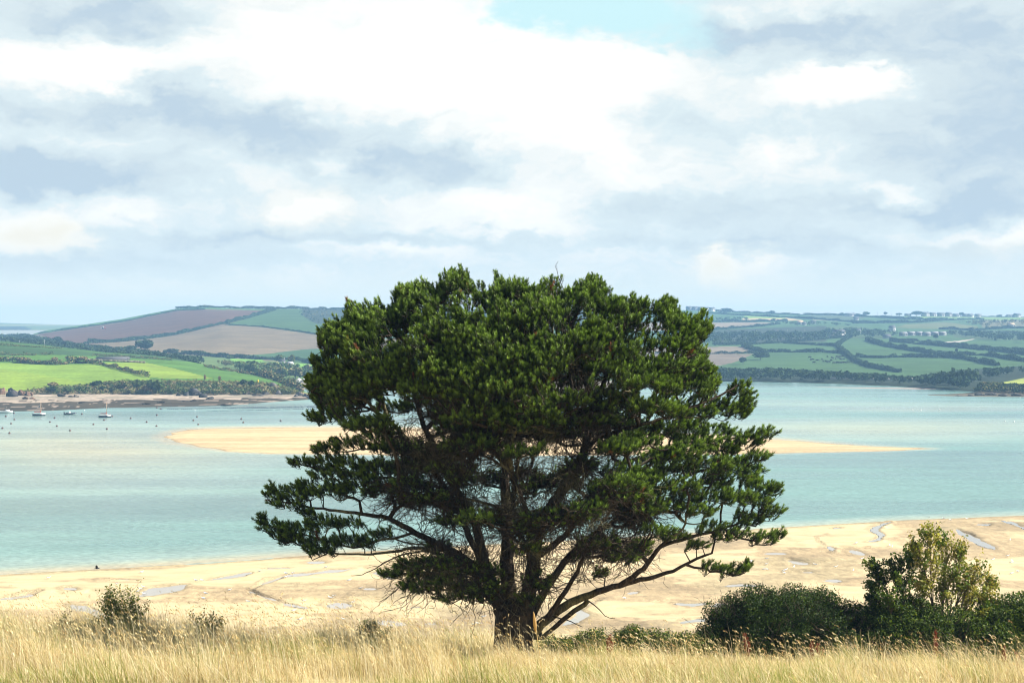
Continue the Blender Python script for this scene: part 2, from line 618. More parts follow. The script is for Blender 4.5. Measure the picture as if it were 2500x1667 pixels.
bank = (ni >= 24) & (ni < 37)
CA[bank] = np.where((sn > .52)[bank][:, None], np.array((.09, .09, .04)), np.array((.19, .15, .085)))
A.z += np.where(fore, (wd - .42).clip(0, 1) * 1.6 * sstep(0, 3, ni), 0)
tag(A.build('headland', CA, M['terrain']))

# ploughed hill behind it
B = Loft([
    [(-700, 905, 960), (600, 905, 960), (690, 950, 833), (1000, 950, 833), (1500, 950, 833)],
    [(-700, 880, 1010), (400, 880, 1010), (690, 932, 907), (1000, 932, 907), (1500, 932, 907)],
    [(-700, 868, 1150), (0, 868, 1150), (400, 878, 1150), (700, 889, 1120), (800, 892, 1120), (1500, 890, 1120)],
    [(-700, 856, 1300), (0, 850, 1300), (250, 853, 1300), (400, 861, 1300), (560, 872, 1300), (660, 876, 1300), (760, 886, 1300), (1500, 886, 1300)],
    [(-700, 850, 1700), (0, 838, 1700), (100, 834, 1700), (250, 830, 1700), (430, 815, 1700), (540, 800, 1700), (800, 806, 1700), (1500, 806, 1700)],
    [(-700, 850, 2200), (0, 832, 2200), (65, 820, 2200), (105, 807, 2200), (200, 792, 2200), (300, 777, 2200), (360, 765, 2200), (430, 752, 2200), (500, 749, 2200), (640, 753, 2200), (720, 752, 2200), (850, 754, 2200), (1500, 756, 2200)],
    [(-700, 856, 2700), (0, 845, 2700), (105, 830, 2700), (430, 785, 2700), (850, 790, 2700), (1500, 790, 2700)]],
    -700, 1500, 5, [6, 10, 10, 30, 36, 6], 2)
CB = paint(B, (.085, .13, .04), [  # crop colours, all darkened to stand for cloud shadow on this hill
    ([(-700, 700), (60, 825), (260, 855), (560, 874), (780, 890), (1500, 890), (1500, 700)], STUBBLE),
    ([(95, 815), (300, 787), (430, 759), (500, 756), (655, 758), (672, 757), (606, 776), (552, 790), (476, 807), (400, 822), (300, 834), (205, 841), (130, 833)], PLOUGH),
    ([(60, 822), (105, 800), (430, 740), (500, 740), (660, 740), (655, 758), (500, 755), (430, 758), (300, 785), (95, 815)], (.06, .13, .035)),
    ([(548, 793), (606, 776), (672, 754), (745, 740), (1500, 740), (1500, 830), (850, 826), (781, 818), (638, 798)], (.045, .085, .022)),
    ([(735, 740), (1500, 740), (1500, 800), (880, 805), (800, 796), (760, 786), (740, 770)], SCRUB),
    ([(560, 874), (640, 878), (650, 886), (570, 884)], (.12, .25, .04)), ([(725, 886), (800, 892), (800, 900), (720, 896)], (.12, .25, .04)),
    ([(670, 934), (700, 931), (1500, 931), (1500, 990), (670, 990)], PEBBLE)])
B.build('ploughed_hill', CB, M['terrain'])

# hillside across the water on the right
D = Loft([
    [(600, 930, 961), (1700, 931, 954), (1900, 933, 940), (2050, 937, 912), (2200, 944, 868), (2360, 955, 806), (2600, 965, 757), (3000, 975, 714)],
    [(600, 922, 985), (1700, 923, 975), (1900, 925, 965), (2050, 928, 940), (2200, 935, 895), (2360, 945, 830), (2600, 955, 780), (3000, 965, 735)],
    [(600, 897, 1150), (1700, 897, 1150), (1900, 897, 1150), (2000, 903, 1120), (2100, 909, 1100), (2230, 916, 1060), (2300, 908, 1080), (2340, 903, 1090), (2430, 896, 1100), (2600, 884, 1120), (3000, 880, 1120)],
    [(600, 845, 1500), (1700, 845, 1500), (2100, 846, 1500), (2500, 848, 1500), (3000, 850, 1500)],
    [(600, 812, 1900), (1700, 812, 1900), (2500, 814, 1900), (3000, 815, 1900)],
    [(600, 785, 2350), (1700, 785, 2350), (2500, 788, 2350), (3000, 790, 2350)],
    [(600, 754, 2800), (1660, 755, 2800), (1750, 759, 2800), (1850, 764, 2800), (1950, 768, 2800), (2100, 769, 2800), (2300, 772, 2800), (2500, 774, 2800), (3000, 776, 2800)],
    [(600, 790, 3300), (3000, 800, 3300)]],
    600, 3000, 5, [5, 12, 34, 30, 26, 26, 4], 2)
CD = paint(D, (.044, .09, .028), [  # pasture colours lowered to stand for cloud shadow on the slope
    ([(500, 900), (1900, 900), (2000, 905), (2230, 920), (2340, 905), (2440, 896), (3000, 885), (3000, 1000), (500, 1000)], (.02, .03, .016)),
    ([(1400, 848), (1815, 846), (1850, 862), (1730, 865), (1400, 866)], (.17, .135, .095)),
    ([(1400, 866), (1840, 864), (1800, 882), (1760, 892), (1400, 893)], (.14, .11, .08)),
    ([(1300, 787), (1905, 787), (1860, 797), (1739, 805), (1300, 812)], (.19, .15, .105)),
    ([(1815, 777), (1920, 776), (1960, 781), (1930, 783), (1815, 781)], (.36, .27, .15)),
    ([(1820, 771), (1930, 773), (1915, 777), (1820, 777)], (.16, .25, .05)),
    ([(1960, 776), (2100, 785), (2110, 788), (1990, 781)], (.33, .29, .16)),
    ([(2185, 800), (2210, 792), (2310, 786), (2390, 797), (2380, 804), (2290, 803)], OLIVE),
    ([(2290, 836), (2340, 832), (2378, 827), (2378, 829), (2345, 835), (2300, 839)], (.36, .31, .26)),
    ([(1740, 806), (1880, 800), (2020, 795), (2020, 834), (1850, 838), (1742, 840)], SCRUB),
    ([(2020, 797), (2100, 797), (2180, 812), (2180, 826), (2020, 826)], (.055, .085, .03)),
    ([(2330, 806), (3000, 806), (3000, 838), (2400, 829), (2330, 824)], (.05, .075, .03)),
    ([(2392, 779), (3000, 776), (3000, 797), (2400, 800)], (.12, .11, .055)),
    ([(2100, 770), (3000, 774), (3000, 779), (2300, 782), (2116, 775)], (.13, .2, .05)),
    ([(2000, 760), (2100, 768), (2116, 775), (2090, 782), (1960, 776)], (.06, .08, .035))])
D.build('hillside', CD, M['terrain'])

# small headland at the right edge
E = Loft([
    [(2230, 964, 762), (2300, 966.5, 751), (2380, 968, 744), (2500, 969, 740), (3000, 972, 727)],
    [(2230, 964.2, 763), (2300, 963, 765), (2360, 961, 765), (2392, 958, 764), (2500, 960, 762), (3000, 962, 755)],
    [(2230, 964.4, 764), (2300, 963.5, 771), (2380, 957, 775), (2394, 942, 778), (2430, 940, 778), (2500, 944, 776), (3000, 945, 770)],
    [(2230, 964.6, 765), (2300, 964.5, 776), (2380, 957, 785), (2394, 937, 795), (2440, 934, 800), (2500, 938, 800), (3000, 940, 800)],
    [(2230, 965, 767), (2300, 966, 780), (2380, 962, 800), (2394, 942, 815), (2440, 935, 850), (2500, 921, 880), (2600, 904, 880), (3000, 890, 880)],
    [(2230, 966, 768), (2300, 968, 786), (2380, 968, 810), (2394, 955, 840), (2440, 945, 900), (2500, 935, 930), (3000, 915, 930)]],
    2230, 3000, 3, [5, 6, 4, 10, 5], 1)
nE = np.arange(E.d.shape[0])[:, None] + 0 * E.px[None, :]
CE = np.empty(E.d.shape + (3,))
CE[:] = (.25, .29, .06)
CE[nE < 15] = (.05, .055, .03)
CE[nE < 7] = (.1, .085, .06)
E.build('right_headland', CE, M['terrain'])

# far land on the left
Cc = Loft([
    [(-900, 806, 2800), (900, 806, 2800)], [(-900, 802, 3200), (900, 803, 3200)],
    [(-900, 786, 3900), (0, 787.5, 3900), (60, 789.5, 3900), (150, 792, 3900), (250, 793, 3900), (900, 794, 3900)],
    [(-900, 798, 4150), (900, 800, 4150)]], -900, 900, 10, [8, 26, 3], 1)
CCc = paint(Cc, (.10, .14, .06), [([(-900, 796), (60, 797), (75, 802), (70, 808), (-900, 808)], (.035, .045, .03)), ([(-900, 789), (900, 795), (900, 797), (-900, 793)], (.2, .2, .11)),
                                  ([(-900, 806), (900, 806), (900, 815), (-900, 815)], (.3, .27, .2))])
Cc.build('far_hill', CCc, M['terrain'])
# ------------------------------------------------------------------ near sand flat, sand bar, water
WL = np.array([(-700, 1432), (-300, 1415), (0, 1402), (150, 1394), (300, 1386), (450, 1377), (650, 1363), (800, 1353), (1000, 1340), (1300, 1325), (1600, 1308), (1900, 1288),
               (2000, 1283), (2200, 1271), (2400, 1263), (2500, 1259), (2800, 1250), (3200, 1240)], float)


def fan(px0, px1, step, pys):
    px = np.arange(px0, px1 + .1, step)
    d = dist_at(np.asarray(pys, float), 0.0)
    X = (px - CX)[None, :] / F * d[:, None]
    Y = np.broadcast_to(d[:, None], X.shape)
    PX, PY = np.broadcast_to(px[None, :], X.shape), np.broadcast_to(np.asarray(pys, float)[:, None], X.shape)
    return X, Y, PX, PY


def gridfaces(r, c, up=True):
    i = np.arange(r - 1)[:, None] * c
    j = np.arange(c - 1)[None, :]
    return np.stack([i + j, i + j + 1, i + c + j + 1, i + c + j], -1).reshape(-1, 4)


def poly_sdf(X, Y, pts):
    """Signed distance to a closed outline (positive inside)."""
    pts = np.asarray(pts, float)
    dmin = np.full(X.shape, 1e9)
    q = pts[-1]
    for p in pts:
        e = p - q
        t = np.clip(((X - q[0]) * e[0] + (Y - q[1]) * e[1]) / (e @ e + 1e-9), 0, 1)
        dmin = np.minimum(dmin, np.hypot(X - q[0] - t * e[0], Y - q[1] - t * e[1]))
        q = p
    return np.where(inpoly(X, Y, pts), dmin, -dmin)


# pools on the flat: (centre px, py, half width px, half height px, slant)
POOLS = [(172, 1446, 16, 3, 0), (445, 1546, 26, 7, -6), (716, 1488, 26, 3, 4), (830, 1487, 25, 6, 0), (905, 1452, 14, 2.5, 0), (770, 1375, 18, 3, 0), (945, 1540, 40, 5, 3), (1050, 1541, 15, 3, 0),
         (290, 1418, 36, 1.8, 0), (1740, 1490, 40, 4, 3), (1945, 1380, 20, 4, 3), (1970, 1406, 14, 3, 0), (2035, 1434, 18, 3, 0), (2090, 1354, 18, 5, 4), (1895, 1362, 20, 2, 0), (1120, 1440, 26, 3, 0)]
CHANNELS = [([(605, 1463), (618, 1448), (650, 1430), (700, 1413), (760, 1406), (820, 1400), (868, 1393)], 4.5), ([(900, 1402), (935, 1411), (965, 1422)], 4), ([(505, 1426), (545, 1417), (585, 1410), (612, 1404)], 4.5), ([(345, 1467), (385, 1454), (430, 1446), (458, 1438)], 8),
            ([(-40, 1474), (20, 1466), (60, 1459), (100, 1450)], 6), ([(178, 1488), (205, 1496), (235, 1508), (255, 1520)], 8), ([(580, 1442), (610, 1452), (640, 1464), (700, 1482), (745, 1491)], 3), ([(2172, 1282), (2140, 1294), (2132, 1302), (2152, 1313), (2146, 1324), (2115, 1332)], 3.5),
            ([(2020, 1311), (1994, 1318), (2000, 1331), (2028, 1346), (2034, 1353)], 4), ([(2335, 1298), (2352, 1310), (2376, 1322), (2400, 1335), (2436, 1351)], 5), ([(2440, 1277), (2470, 1284), (2510, 1300), (2560, 1310)], 4), ([(2030, 1294), (2060, 1293)], 2.5), ([(2380, 1288), (2425, 1287)], 2.5),
            ([(1370, 1540), (1400, 1528), (1420, 1510), (1405, 1498), (1450, 1482), (1482, 1477)], 7), ([(1530, 1464), (1560, 1458)], 4), ([(1640, 1488), (1690, 1492), (1730, 1487)], 4), ([(1650, 1540), (1690, 1534), (1725, 1527)], 8), ([(1760, 1448), (1810, 1444), (1850, 1447)], 3), ([(1000, 1489), (1030, 1491)], 3), ([(1160, 1471), (1200, 1468)], 4), ([(640, 1392), (720, 1390)], 2)]

pys = np.concatenate([np.arange(1225, 1480, 1.6), np.arange(1480, 1625, 2.2), np.arange(1630, 1830, 14), np.arange(1850, 2150, 40)])
X, Y, PX, PY = fan(-700, 3200, 5, pys)
wl = np.interp(PX, WL[:, 0], WL[:, 1])
dw = dist_at(wl)
s_in = dw - Y                                   # metres inland of the water's edge
und = fbm(X / 26 + Y / 60, Y / 13, 1.0, 4)
h = np.clip(s_in * .02, -1.2, .28) + .006 * np.clip(s_in, 0, 60)
terr = sstep(.46, .50, und) * .19 + (und - .5) * .40 + .12 * sstep(.5, .525, fbm(X / 15 + 7, Y / 7, 4, 3))
h = h + terr * sstep(-2, 8, s_in)
H0 = h.copy()
pool_m = []
margin = np.zeros(X.shape)
wig = fbm(X / 3.5, Y / 5, 2, 4) - .5
for spec in POOLS + CHANNELS:
    if len(spec) == 5:
        px, py, rx, ry, sl = spec
        q = np.hypot((PX - px) / (rx * 1.2), (PY - py - sl * (PX - px) / max(rx, 1)) / (ry * 1.15))
        amp = 1.1
    else:
        pts, w_ = spec
        q, uu, seg_i = np.full(X.shape, 1e9), 0.0, 0
        for (x0, y0), (x1, y1) in zip(pts[:-1], pts[1:]):
            ex, ey = x1 - x0, (y1 - y0) * 3.2
            t = np.clip(((PX - x0) * ex + (PY - y0) * 3.2 * ey) / (ex * ex + ey * ey), 0, 1)
            dd = np.hypot(PX - x0 - t * ex, (PY - y0) * 3.2 - t * ey)
            uu = np.where(dd < q, (x0 + t * ex - pts[0][0]) / (pts[-1][0] - pts[0][0] + 1e-6), uu) if np.ndim(q) and seg_i else (x0 + t * ex - pts[0][0]) / (pts[-1][0] - pts[0][0] + 1e-6)
            q = np.minimum(q, dd)
            seg_i += 1
        q = q / (w_ * 2.3) + .9 * sstep(.55, 1.0, np.abs(2 * np.clip(uu, 0, 1) - 1))
        amp = 1.9
    i, j = np.unravel_index(np.argmin(q), q.shape)
    lv = H0[i, j] - .08
    qn = q + amp * wig
    k = sstep(1.25, .55, qn)
    h = h * (1 - k) + (lv - .14) * k
    h = np.where((qn > 1.1) & (qn < 2.6) & (q < 3.2), np.maximum(h, lv + .012 + .03 * np.clip(qn - 1.1, 0, 1)), h)
    margin = np.maximum(margin, sstep(2.4, 1.2, qn) * (q < 3.4))
    pool_m.append((qn < 1.35, lv))
rip = sstep(.47, .56, fbm(X / 18 + 3, Y / 9 + 5, 9, 4))          # rippled, darker stretches
wetm = np.clip(sstep(4, -1, s_in) + 0, 0, 1)
Cs = np.array((.47, .375, .215)) * (1 - rip[..., None]) + np.array((.40, .305, .175)) * rip[..., None]
dampm = sstep(.5, .72, fbm(X / 30 + 31, Y / 16, 2, 4))
Cs = Cs * (1 - .26 * dampm[..., None])
Cs = Cs * (1 - .28 * np.maximum(wetm, margin * .7)[..., None])
V = np.stack([X, Y, h], -1).reshape(-1, 3)
mb = MB()
mb.add(V, gridfaces(*X.shape)[:, ::-1], Cs.reshape(-1, 3))

m, n = newmat('rippled_sand')
p = n.pos()
c = n.attr()
big = n.noise(n.vec('MULTIPLY', p, (.25, .6, 1)), 1.0, 5)
fine = n.noise(n.vec('MULTIPLY', p, (1, 1, 1)), 5.0, 3)
wav = n.new('ShaderNodeTexWave', wave_type='BANDS', bands_direction='Y')
n.put(wav.inputs['Vector'], p)
wav.inputs['Scale'].default_value, wav.inputs['Distortion'].default_value = .9, 9.0
wav.inputs['Detail'].default_value, wav.inputs['Detail Scale'].default_value = 2.0, 1.6
sepc = n.new('ShaderNodeSeparateColor')
n.put(sepc.inputs[0], c)
ripm = n.mr(sepc.outputs[0], .45, .39)           # only the rippled stretches carry ripples
rp = n.noise(n.vec('MULTIPLY', p, (.9, .35, 1)), 1.3, 3, .6)
fr = n.math('ADD', 1.0, n.math('MULTIPLY', n.math('MULTIPLY', ripm, n.math('SUBTRACT', rp.outputs[0], .54)), 1.1))
f = n.math('MULTIPLY', n.math('MULTIPLY', n.mr(big.outputs[0], .3, .7, .9, 1.1), fr), n.mr(fine.outputs[0], .3, .7, .93, 1.07))
c2 = n.vec('SCALE', c)
n.put(c2.node.inputs['Scale'], f)
hgt = n.math('ADD', n.math('MULTIPLY', n.math('MULTIPLY', wav.outputs['Fac'], ripm), .07), n.math('MULTIPLY', fine.outputs[0], .02))
b = n.bsdf(c2, .85, .25, Normal=n.bump(hgt, 1.0, 1.0))
n.out(b.outputs[0])
M['sand'] = m
tag(mb.build('sand_flat', m, smooth=True), None, None, None, 'structure')

# still water standing in the hollows
m, n = newmat('pool_water')
b = n.bsdf((.29, .265, .22), .05, .6, Normal=n.bump(n.noise(n.pos(), 3.0, 2).outputs[0], .08, .05))
b.inputs['IOR'].default_value = 1.33
n.out(b.outputs[0])
mb = MB()
GF = gridfaces(*X.shape)[:, ::-1]
for (pm, lv) in pool_m:
    fm = GF[pm.ravel()[GF].all(axis=1)]
    u_, inv = np.unique(fm, return_inverse=True)
    if len(u_):
        mb.add(np.stack([X.ravel()[u_], Y.ravel()[u_], np.full(len(u_), lv)], 1), inv.reshape(-1, 4))
tag(mb.build('tide_pools', m), None, None, None, 'structure')

# the long bar out in the channel
BAR = [(405, 1066), (425, 1056), (455, 1050), (520, 1046), (650, 1043.5), (800, 1043), (1000, 1045), (1300, 1050), (1600, 1056), (1750, 1062), (1850, 1070), (2000, 1081), (2100, 1088),
       (2215, 1092.5), (2285, 1095), (2240, 1097), (2180, 1100), (2000, 1104), (1880, 1107.5), (1700, 1110), (1300, 1112), (1000, 1112), (780, 1109), (660, 1107), (560, 1101), (480, 1091), (430, 1079)]
pys = np.arange(1034, 1122, .55)
X, Y, PX, PY = fan(340, 2420, 5, pys)
sd = poly_sdf(PX / 6.0, PY, [(a / 6.0, b) for a, b in BAR])
nz = fbm(X / 40, Y / 9, 5, 5) - .5
hb = np.clip((sd + nz * 5 * sstep(16, 2, sd) - .3) * .05, -.6, .3) + (fbm(X / 22, Y / 6, 8, 4) - .5) * .12 * sstep(0, 6, sd)
st = sstep(.42, .6, fbm(X / 60 + 2, Y / 4.5, 6, 4))
Cb = np.array((.48, .36, .205)) * (1 - st[..., None]) + np.array((.42, .305, .17)) * st[..., None]
Cb = Cb * (1 - .25 * sstep(.08, 0, hb)[..., None])
mb = MB()
mb.add(np.stack([X, Y, hb], -1).reshape(-1, 3), gridfaces(*X.shape)[:, ::-1], Cb.reshape(-1, 3))
tag(mb.build('sand_bar', M['sand'], smooth=True), None, None, None, 'structure')

# the far mud strip near the right shore
MUD = [(1990, 945), (2100, 946), (2250, 947), (2390, 948), (2600, 950), (2600, 955), (2390, 952.5), (2250, 950), (2120, 948)]
pys = np.arange(941, 960, .5)
X, Y, PX, PY = fan(1950, 2700, 6, pys)
sd = poly_sdf(PX / 8.0, PY, [(a / 8.0, b) for a, b in MUD])
hb = np.clip((sd + fbm(X / 50, Y / 20, 5, 3) * 1.2 - .6) * .06, -.5, .15)
mb = MB()
mb.add(np.stack([X, Y, hb], -1).reshape(-1, 3), gridfaces(*X.shape)[:, ::-1], (.27, .21, .18))
tag(mb.build('mud_bank', M['terrain'], smooth=True), None, None, None, 'structure')

# the water itself: colour follows how deep and how silty it is
pys = np.concatenate([np.arange(826, 925, 6.0), np.arange(925, 1440, 2.5), np.arange(1440, 1700, 40)])
X, Y, PX, PY = fan(-3000, 5500, 20, pys)


def gauss(cx, cy, rx, ry, p=2):
    return np.exp(-(np.abs((PX - cx) / rx) ** p + np.abs((PY - cy) / ry) ** p))


deep, mid, pale, silt = np.array((.125, .22, .195)), np.array((.205, .275, .235)), np.array((.27, .30, .22)), np.array((.34, .30, .19))
sh = np.zeros(X.shape)                           # 0 deep .. 1 shallow
sh += .85 * gauss(150, 1075, 480, 45) + .5 * gauss(300, 1120, 400, 40) + .75 * gauss(2150, 1045, 520, 28) + .55 * gauss(2300, 1000, 300, 8) + .3 * gauss(900, 1030, 700, 14)
sh += .35 * gauss(150, 1190, 500, 70) - .25 * gauss(2250, 1190, 500, 60) + .25 * gauss(2100, 985, 500, 10) - .25 * gauss(2300, 1012, 300, 8) - .2 * gauss(400, 1010, 500, 18)
wl = np.interp(PX, WL[:, 0], WL[:, 1])
sh += .9 * sstep(22, 0, wl - PY) * (wl > PY) + .5 * sstep(60, 0, wl - PY) * (PX < 900)
sd = poly_sdf(PX / 6.0, PY, [(a / 6.0, b) for a, b in BAR])
sh += 1.1 * sstep(-9, 0, sd) * sstep(1090, 1080, PY) + .9 * sstep(-4, 0, sd)
sh += (fbm(X / 120, Y / 60, 3, 4) - .5) * .45
sh = np.clip(sh, 0, 1.35)[..., None]
Cw = np.where(sh < .4, deep + (mid - deep) * sh / .4, np.where(sh < .9, mid + (pale - mid) * (sh - .4) / .5, pale + (silt - pale) * (sh - .9) / .45))
mb = MB()
mb.add(np.stack([X, Y, np.zeros_like(X)], -1).reshape(-1, 3), gridfaces(*X.shape)[:, ::-1], Cw.reshape(-1, 3))
m, n = newmat('estuary_water')
p = n.pos()
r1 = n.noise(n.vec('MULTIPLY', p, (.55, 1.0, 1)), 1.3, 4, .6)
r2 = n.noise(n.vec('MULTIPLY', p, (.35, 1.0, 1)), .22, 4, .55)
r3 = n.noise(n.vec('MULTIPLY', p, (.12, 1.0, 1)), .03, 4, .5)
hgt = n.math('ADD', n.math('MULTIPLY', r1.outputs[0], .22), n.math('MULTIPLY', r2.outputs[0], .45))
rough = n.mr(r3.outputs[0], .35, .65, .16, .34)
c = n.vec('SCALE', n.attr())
n.put(c.node.inputs['Scale'], n.math('MULTIPLY', n.mr(r1.outputs[0], .3, .7, .78, 1.22), n.math('MULTIPLY', n.mr(r3.outputs[0], .3, .7, .82, 1.16), n.mr(r2.outputs[0], .3, .7, .93, 1.07))))  # light and dark of ripples and wind lanes painted into the colour
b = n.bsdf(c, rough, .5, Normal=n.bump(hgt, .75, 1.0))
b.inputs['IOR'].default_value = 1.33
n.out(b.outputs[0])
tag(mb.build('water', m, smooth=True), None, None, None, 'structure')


# ------------------------------------------------------------------ the hillside underfoot
def hz(x, y):
    x, y = np.asarray(x, float), np.asarray(y, float)
    z = 34.3 - .1915 * y - (.027 * x + .022 * np.clip(x - 3, 0, None)) * np.clip(y / 44, 0, 1.2)
    e = np.clip(y - 44.6 - 3.2 * fbm(x / 5, 0 * x, 4, 3), 0, None)
    z = z - np.where(e < 16, e * e * .018, 16 * 16 * .018 + (e - 16) * .55)
    z = z + (fbm(x / 4, y / 4, 0, 3) - .5) * .55 * np.clip(y / 20, 0, 1)
    return np.maximum(z, .1 - .02 * np.clip(y - 90, 0, None))


gx = np.linspace(-48, 48, 193)
gy = np.concatenate([np.linspace(-12, 20, 30), np.linspace(20.5, 62, 84), np.linspace(63, 125, 40)])
X, Y = np.meshgrid(gx, gy)
gn = fbm(X / 2.2, Y / 2.2, 1, 3)[..., None]
Cg = np.array((.40, .31, .165)) * (1 - gn) + np.array((.24, .20, .09)) * gn
mb = MB()
mb.add(np.stack([X, Y, hz(X, Y)], -1).reshape(-1, 3), gridfaces(*X.shape), Cg.reshape(-1, 3))
tag(mb.build('meadow_ground', M['terrain'], smooth=True), None, None, None, 'structure')


# ------------------------------------------------------------------ grass
def blades(mb, x, y, L, w, lean, az, c0, c1, curve=1.0, nseg=3):
    """Bent tapering blades; arrays of equal length."""
    N = len(x)
    z0 = hz(x, y) - .03
    dx, dy = np.cos(az), np.sin(az)
    fa = rng.uniform(0, 2 * math.pi, N)
    sx, sy = np.cos(fa), np.sin(fa)
    V = np.zeros((N, nseg * 2 + 1, 3))
    Cc_ = np.zeros((N, nseg * 2 + 1, 3))
    for k in range(nseg + 1):
        t = k / nseg
        off = L * lean * t ** (1 + curve)
        up = L * t * np.sqrt(np.clip(1 - (lean * t ** curve) ** 2 * .6, .05, 1))
        px, py, pz = x + dx * off, y + dy * off, z0 + up
        ww = w * (1 - .65 * t) / 2
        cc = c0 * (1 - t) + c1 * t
        if k < nseg:
            V[:, 2 * k] = np.stack([px - sx * ww, py - sy * ww, pz], 1)
            V[:, 2 * k + 1] = np.stack([px + sx * ww, py + sy * ww, pz], 1)
            Cc_[:, 2 * k] = Cc_[:, 2 * k + 1] = cc
        else:
            V[:, 2 * k] = np.stack([px, py, pz], 1)
            Cc_[:, 2 * k] = cc
    b = np.arange(N)[:, None] * (nseg * 2 + 1)
    base = mb.n
    mb.add(V.reshape(-1, 3), np.concatenate([np.concatenate([b + 2 * k, b + 2 * k + 1, b + 2 * k + 3, b + 2 * k + 2], 1) for k in range(nseg - 1)]), Cc_.reshape(-1, 3))
    kk = nseg - 1
    mb.f.setdefault(3, []).append(np.concatenate([b + 2 * kk, b + 2 * kk + 1, b + 2 * kk + 2], 1) + base)
    mb.m.setdefault(3, []).append(np.zeros(N, int))
    return V[:, -1]


def field_pts(N, y0=22.5, y1=50.0):
    y = rng.uniform(y0, y1, N * 2)
    x = rng.uniform(-1, 1, N * 2) * (y * .385 + 1.0)
    keep = rng.uniform(0, 1, N * 2) < (y / y1)
    x, y = x[keep][:N], y[keep][:N]
    return x, y


STRAW = np.array([(.66, .56, .31), (.74, .65, .40), (.58, .46, .24), (.80, .73, .52), (.42, .30, .15)])
GREEN = np.array([(.27, .30, .07), (.36, .36, .10), (.20, .25, .05)])


def grass_cols(x, y, N):
    gm = fbm(x / 1.7 + 40, y / 2.4, 0, 4)
    isg = rng.uniform(0, 1, N) < sstep(.5, .68, gm) * .65 + .05
    c = np.where(isg[:, None], GREEN[rng.integers(0, len(GREEN), N)], STRAW[rng.integers(0, len(STRAW), N)])
    return c * rng.uniform(.8, 1.15, (N, 1)), isg


mb = MB()
N = N_BLADES
x, y = field_pts(N)
N = len(x)
c, isg = grass_cols(x, y, N)
tus = fbm(x / .9, y / .9, 7, 3)
gap = fbm(x / 1.6 + 21, y / 1.9, 3, 3)
kp = (tus > .36) & (gap > .33) | (rng.uniform(0, 1, N) < .3)
x, y, c, tus, gap = x[kp], y[kp], c[kp], tus[kp], gap[kp]
N = len(x)
farR = np.where((x > 1.5) & (y > 41), .6, 1.0)
L = rng.uniform(.22, .62, N) * (.35 + 1.3 * tus ** 1.3) * (1 + .3 * (x < 0)) * (.7 + .6 * gap) * farR * (.45 + 1.25 * sstep(.3, .7, fbm(x / 2.8 + 3, y / 3.2, 6, 3)))
az = rng.normal(math.pi, 1.3, N)
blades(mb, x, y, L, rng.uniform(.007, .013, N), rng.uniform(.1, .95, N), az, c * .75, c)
# flowering stems with seed heads, in drifts
Ns = N_STEMS
x, y = field_pts(Ns * 2)
dens = fbm(x / 2.6 + 11, y / 2.6, 2, 3)
kp = rng.uniform(0, 1, len(x)) < sstep(.36, .66, dens) * (.55 + .45 * (x < -1)) * np.where((x > -3.2) & (x < .2) & (y > 41), .5, 1) * np.where((x > 1.5) & (y > 41), .22, 1)
x, y = x[kp], y[kp]
# drifts seen against the bushes and by the trunk foot
EXTRA = [(1500, 1640, 1.2, 90), (1580, 1650, .9, 60), (1690, 1650, .8, 40), (1270, 1625, .8, 50), (2085, 1650, .5, 40), (2150, 1655, .8, 40), (2250, 1655, 1.0, 60), (2400, 1660, .8, 45), (1350, 1630, .9, 30), (2085, 1640, .25, 30), (2030, 1650, 1.6, 60), (1800, 1650, 1.2, 50), (2330, 1650, 1.0, 50), (1520, 1620, .7, 60), (40, 1600, 1.2, 90), (200, 1600, 1.4, 60), (700, 1620, 1.5, 60), (420, 1620, 1.5, 50),
         (1840, 1660, .9, 26), (1980, 1660, .7, 18), (100, 1640, 2.5, 160), (300, 1640, 2.0, 120), (600, 1640, 2.0, 80), (1080, 1630, 1.0, 60)]
ex, ey = [], []
for (px, py, sp, k) in EXTRA:
    d = 36.0
    for d in np.arange(24, 50, .25):
        if CZ - (py - HY) / F * d <= hz((px - CX) / F * d, d):
            break
    ex.append(rng.normal((px - CX) / F * d, sp, k))
    ey.append(rng.normal(d, .9, k))
x, y = np.concatenate([x] + ex), np.concatenate([y] + ey)
N = len(x)
c, isg = grass_cols(x, y, N)
c = STRAW[rng.integers(0, len(STRAW), N)] * rng.uniform(.85, 1.15, (N, 1))
L = rng.uniform(.4, 1.25, N) * (.9 + .25 * (x < 0)) * (.55 + .9 * fbm(x / 1.8, y / 1.8, 2, 2))
az = rng.normal(math.pi * .95, .8, N)
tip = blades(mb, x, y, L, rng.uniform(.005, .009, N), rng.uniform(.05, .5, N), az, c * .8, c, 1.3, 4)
# seed heads: slim drooping plumes of small flakes
hn = 4
for k in range(hn):
    t = k / hn
    hl = .045 * (1 - .5 * t)
    o = np.stack([-np.cos(az) * -.03 * k, np.sin(az) * .03 * k, np.full(N, -.005 * k * k + .022 * k)], 1)
    q = tip + o * rng.uniform(.6, 1.2, (N, 1))
    a = rng.uniform(0, 2 * math.pi, N)
    wv_ = np.stack([np.cos(a), np.sin(a), 0 * a], 1) * rng.uniform(.004, .009, (N, 1))
    hv = np.stack([np.cos(az) * .6, np.sin(az) * .6, np.full(N, .8)], 1) * hl
    V = np.stack([q - hv * .6, q + wv_, q + hv, q - wv_], 1)
    b = np.arange(N)[:, None] * 4
    mb.add(V.reshape(-1, 3), np.concatenate([b, b + 1, b + 2, b + 3], 1), np.repeat(c * np.array((1.02, .97, .9)) * rng.uniform(.8, 1.1, (N, 1)), 4, 0))
tag(mb.build('meadow_grass', M['grass']), 'long dry straw coloured grass covering the near slope', 'grass', None, 'stuff')

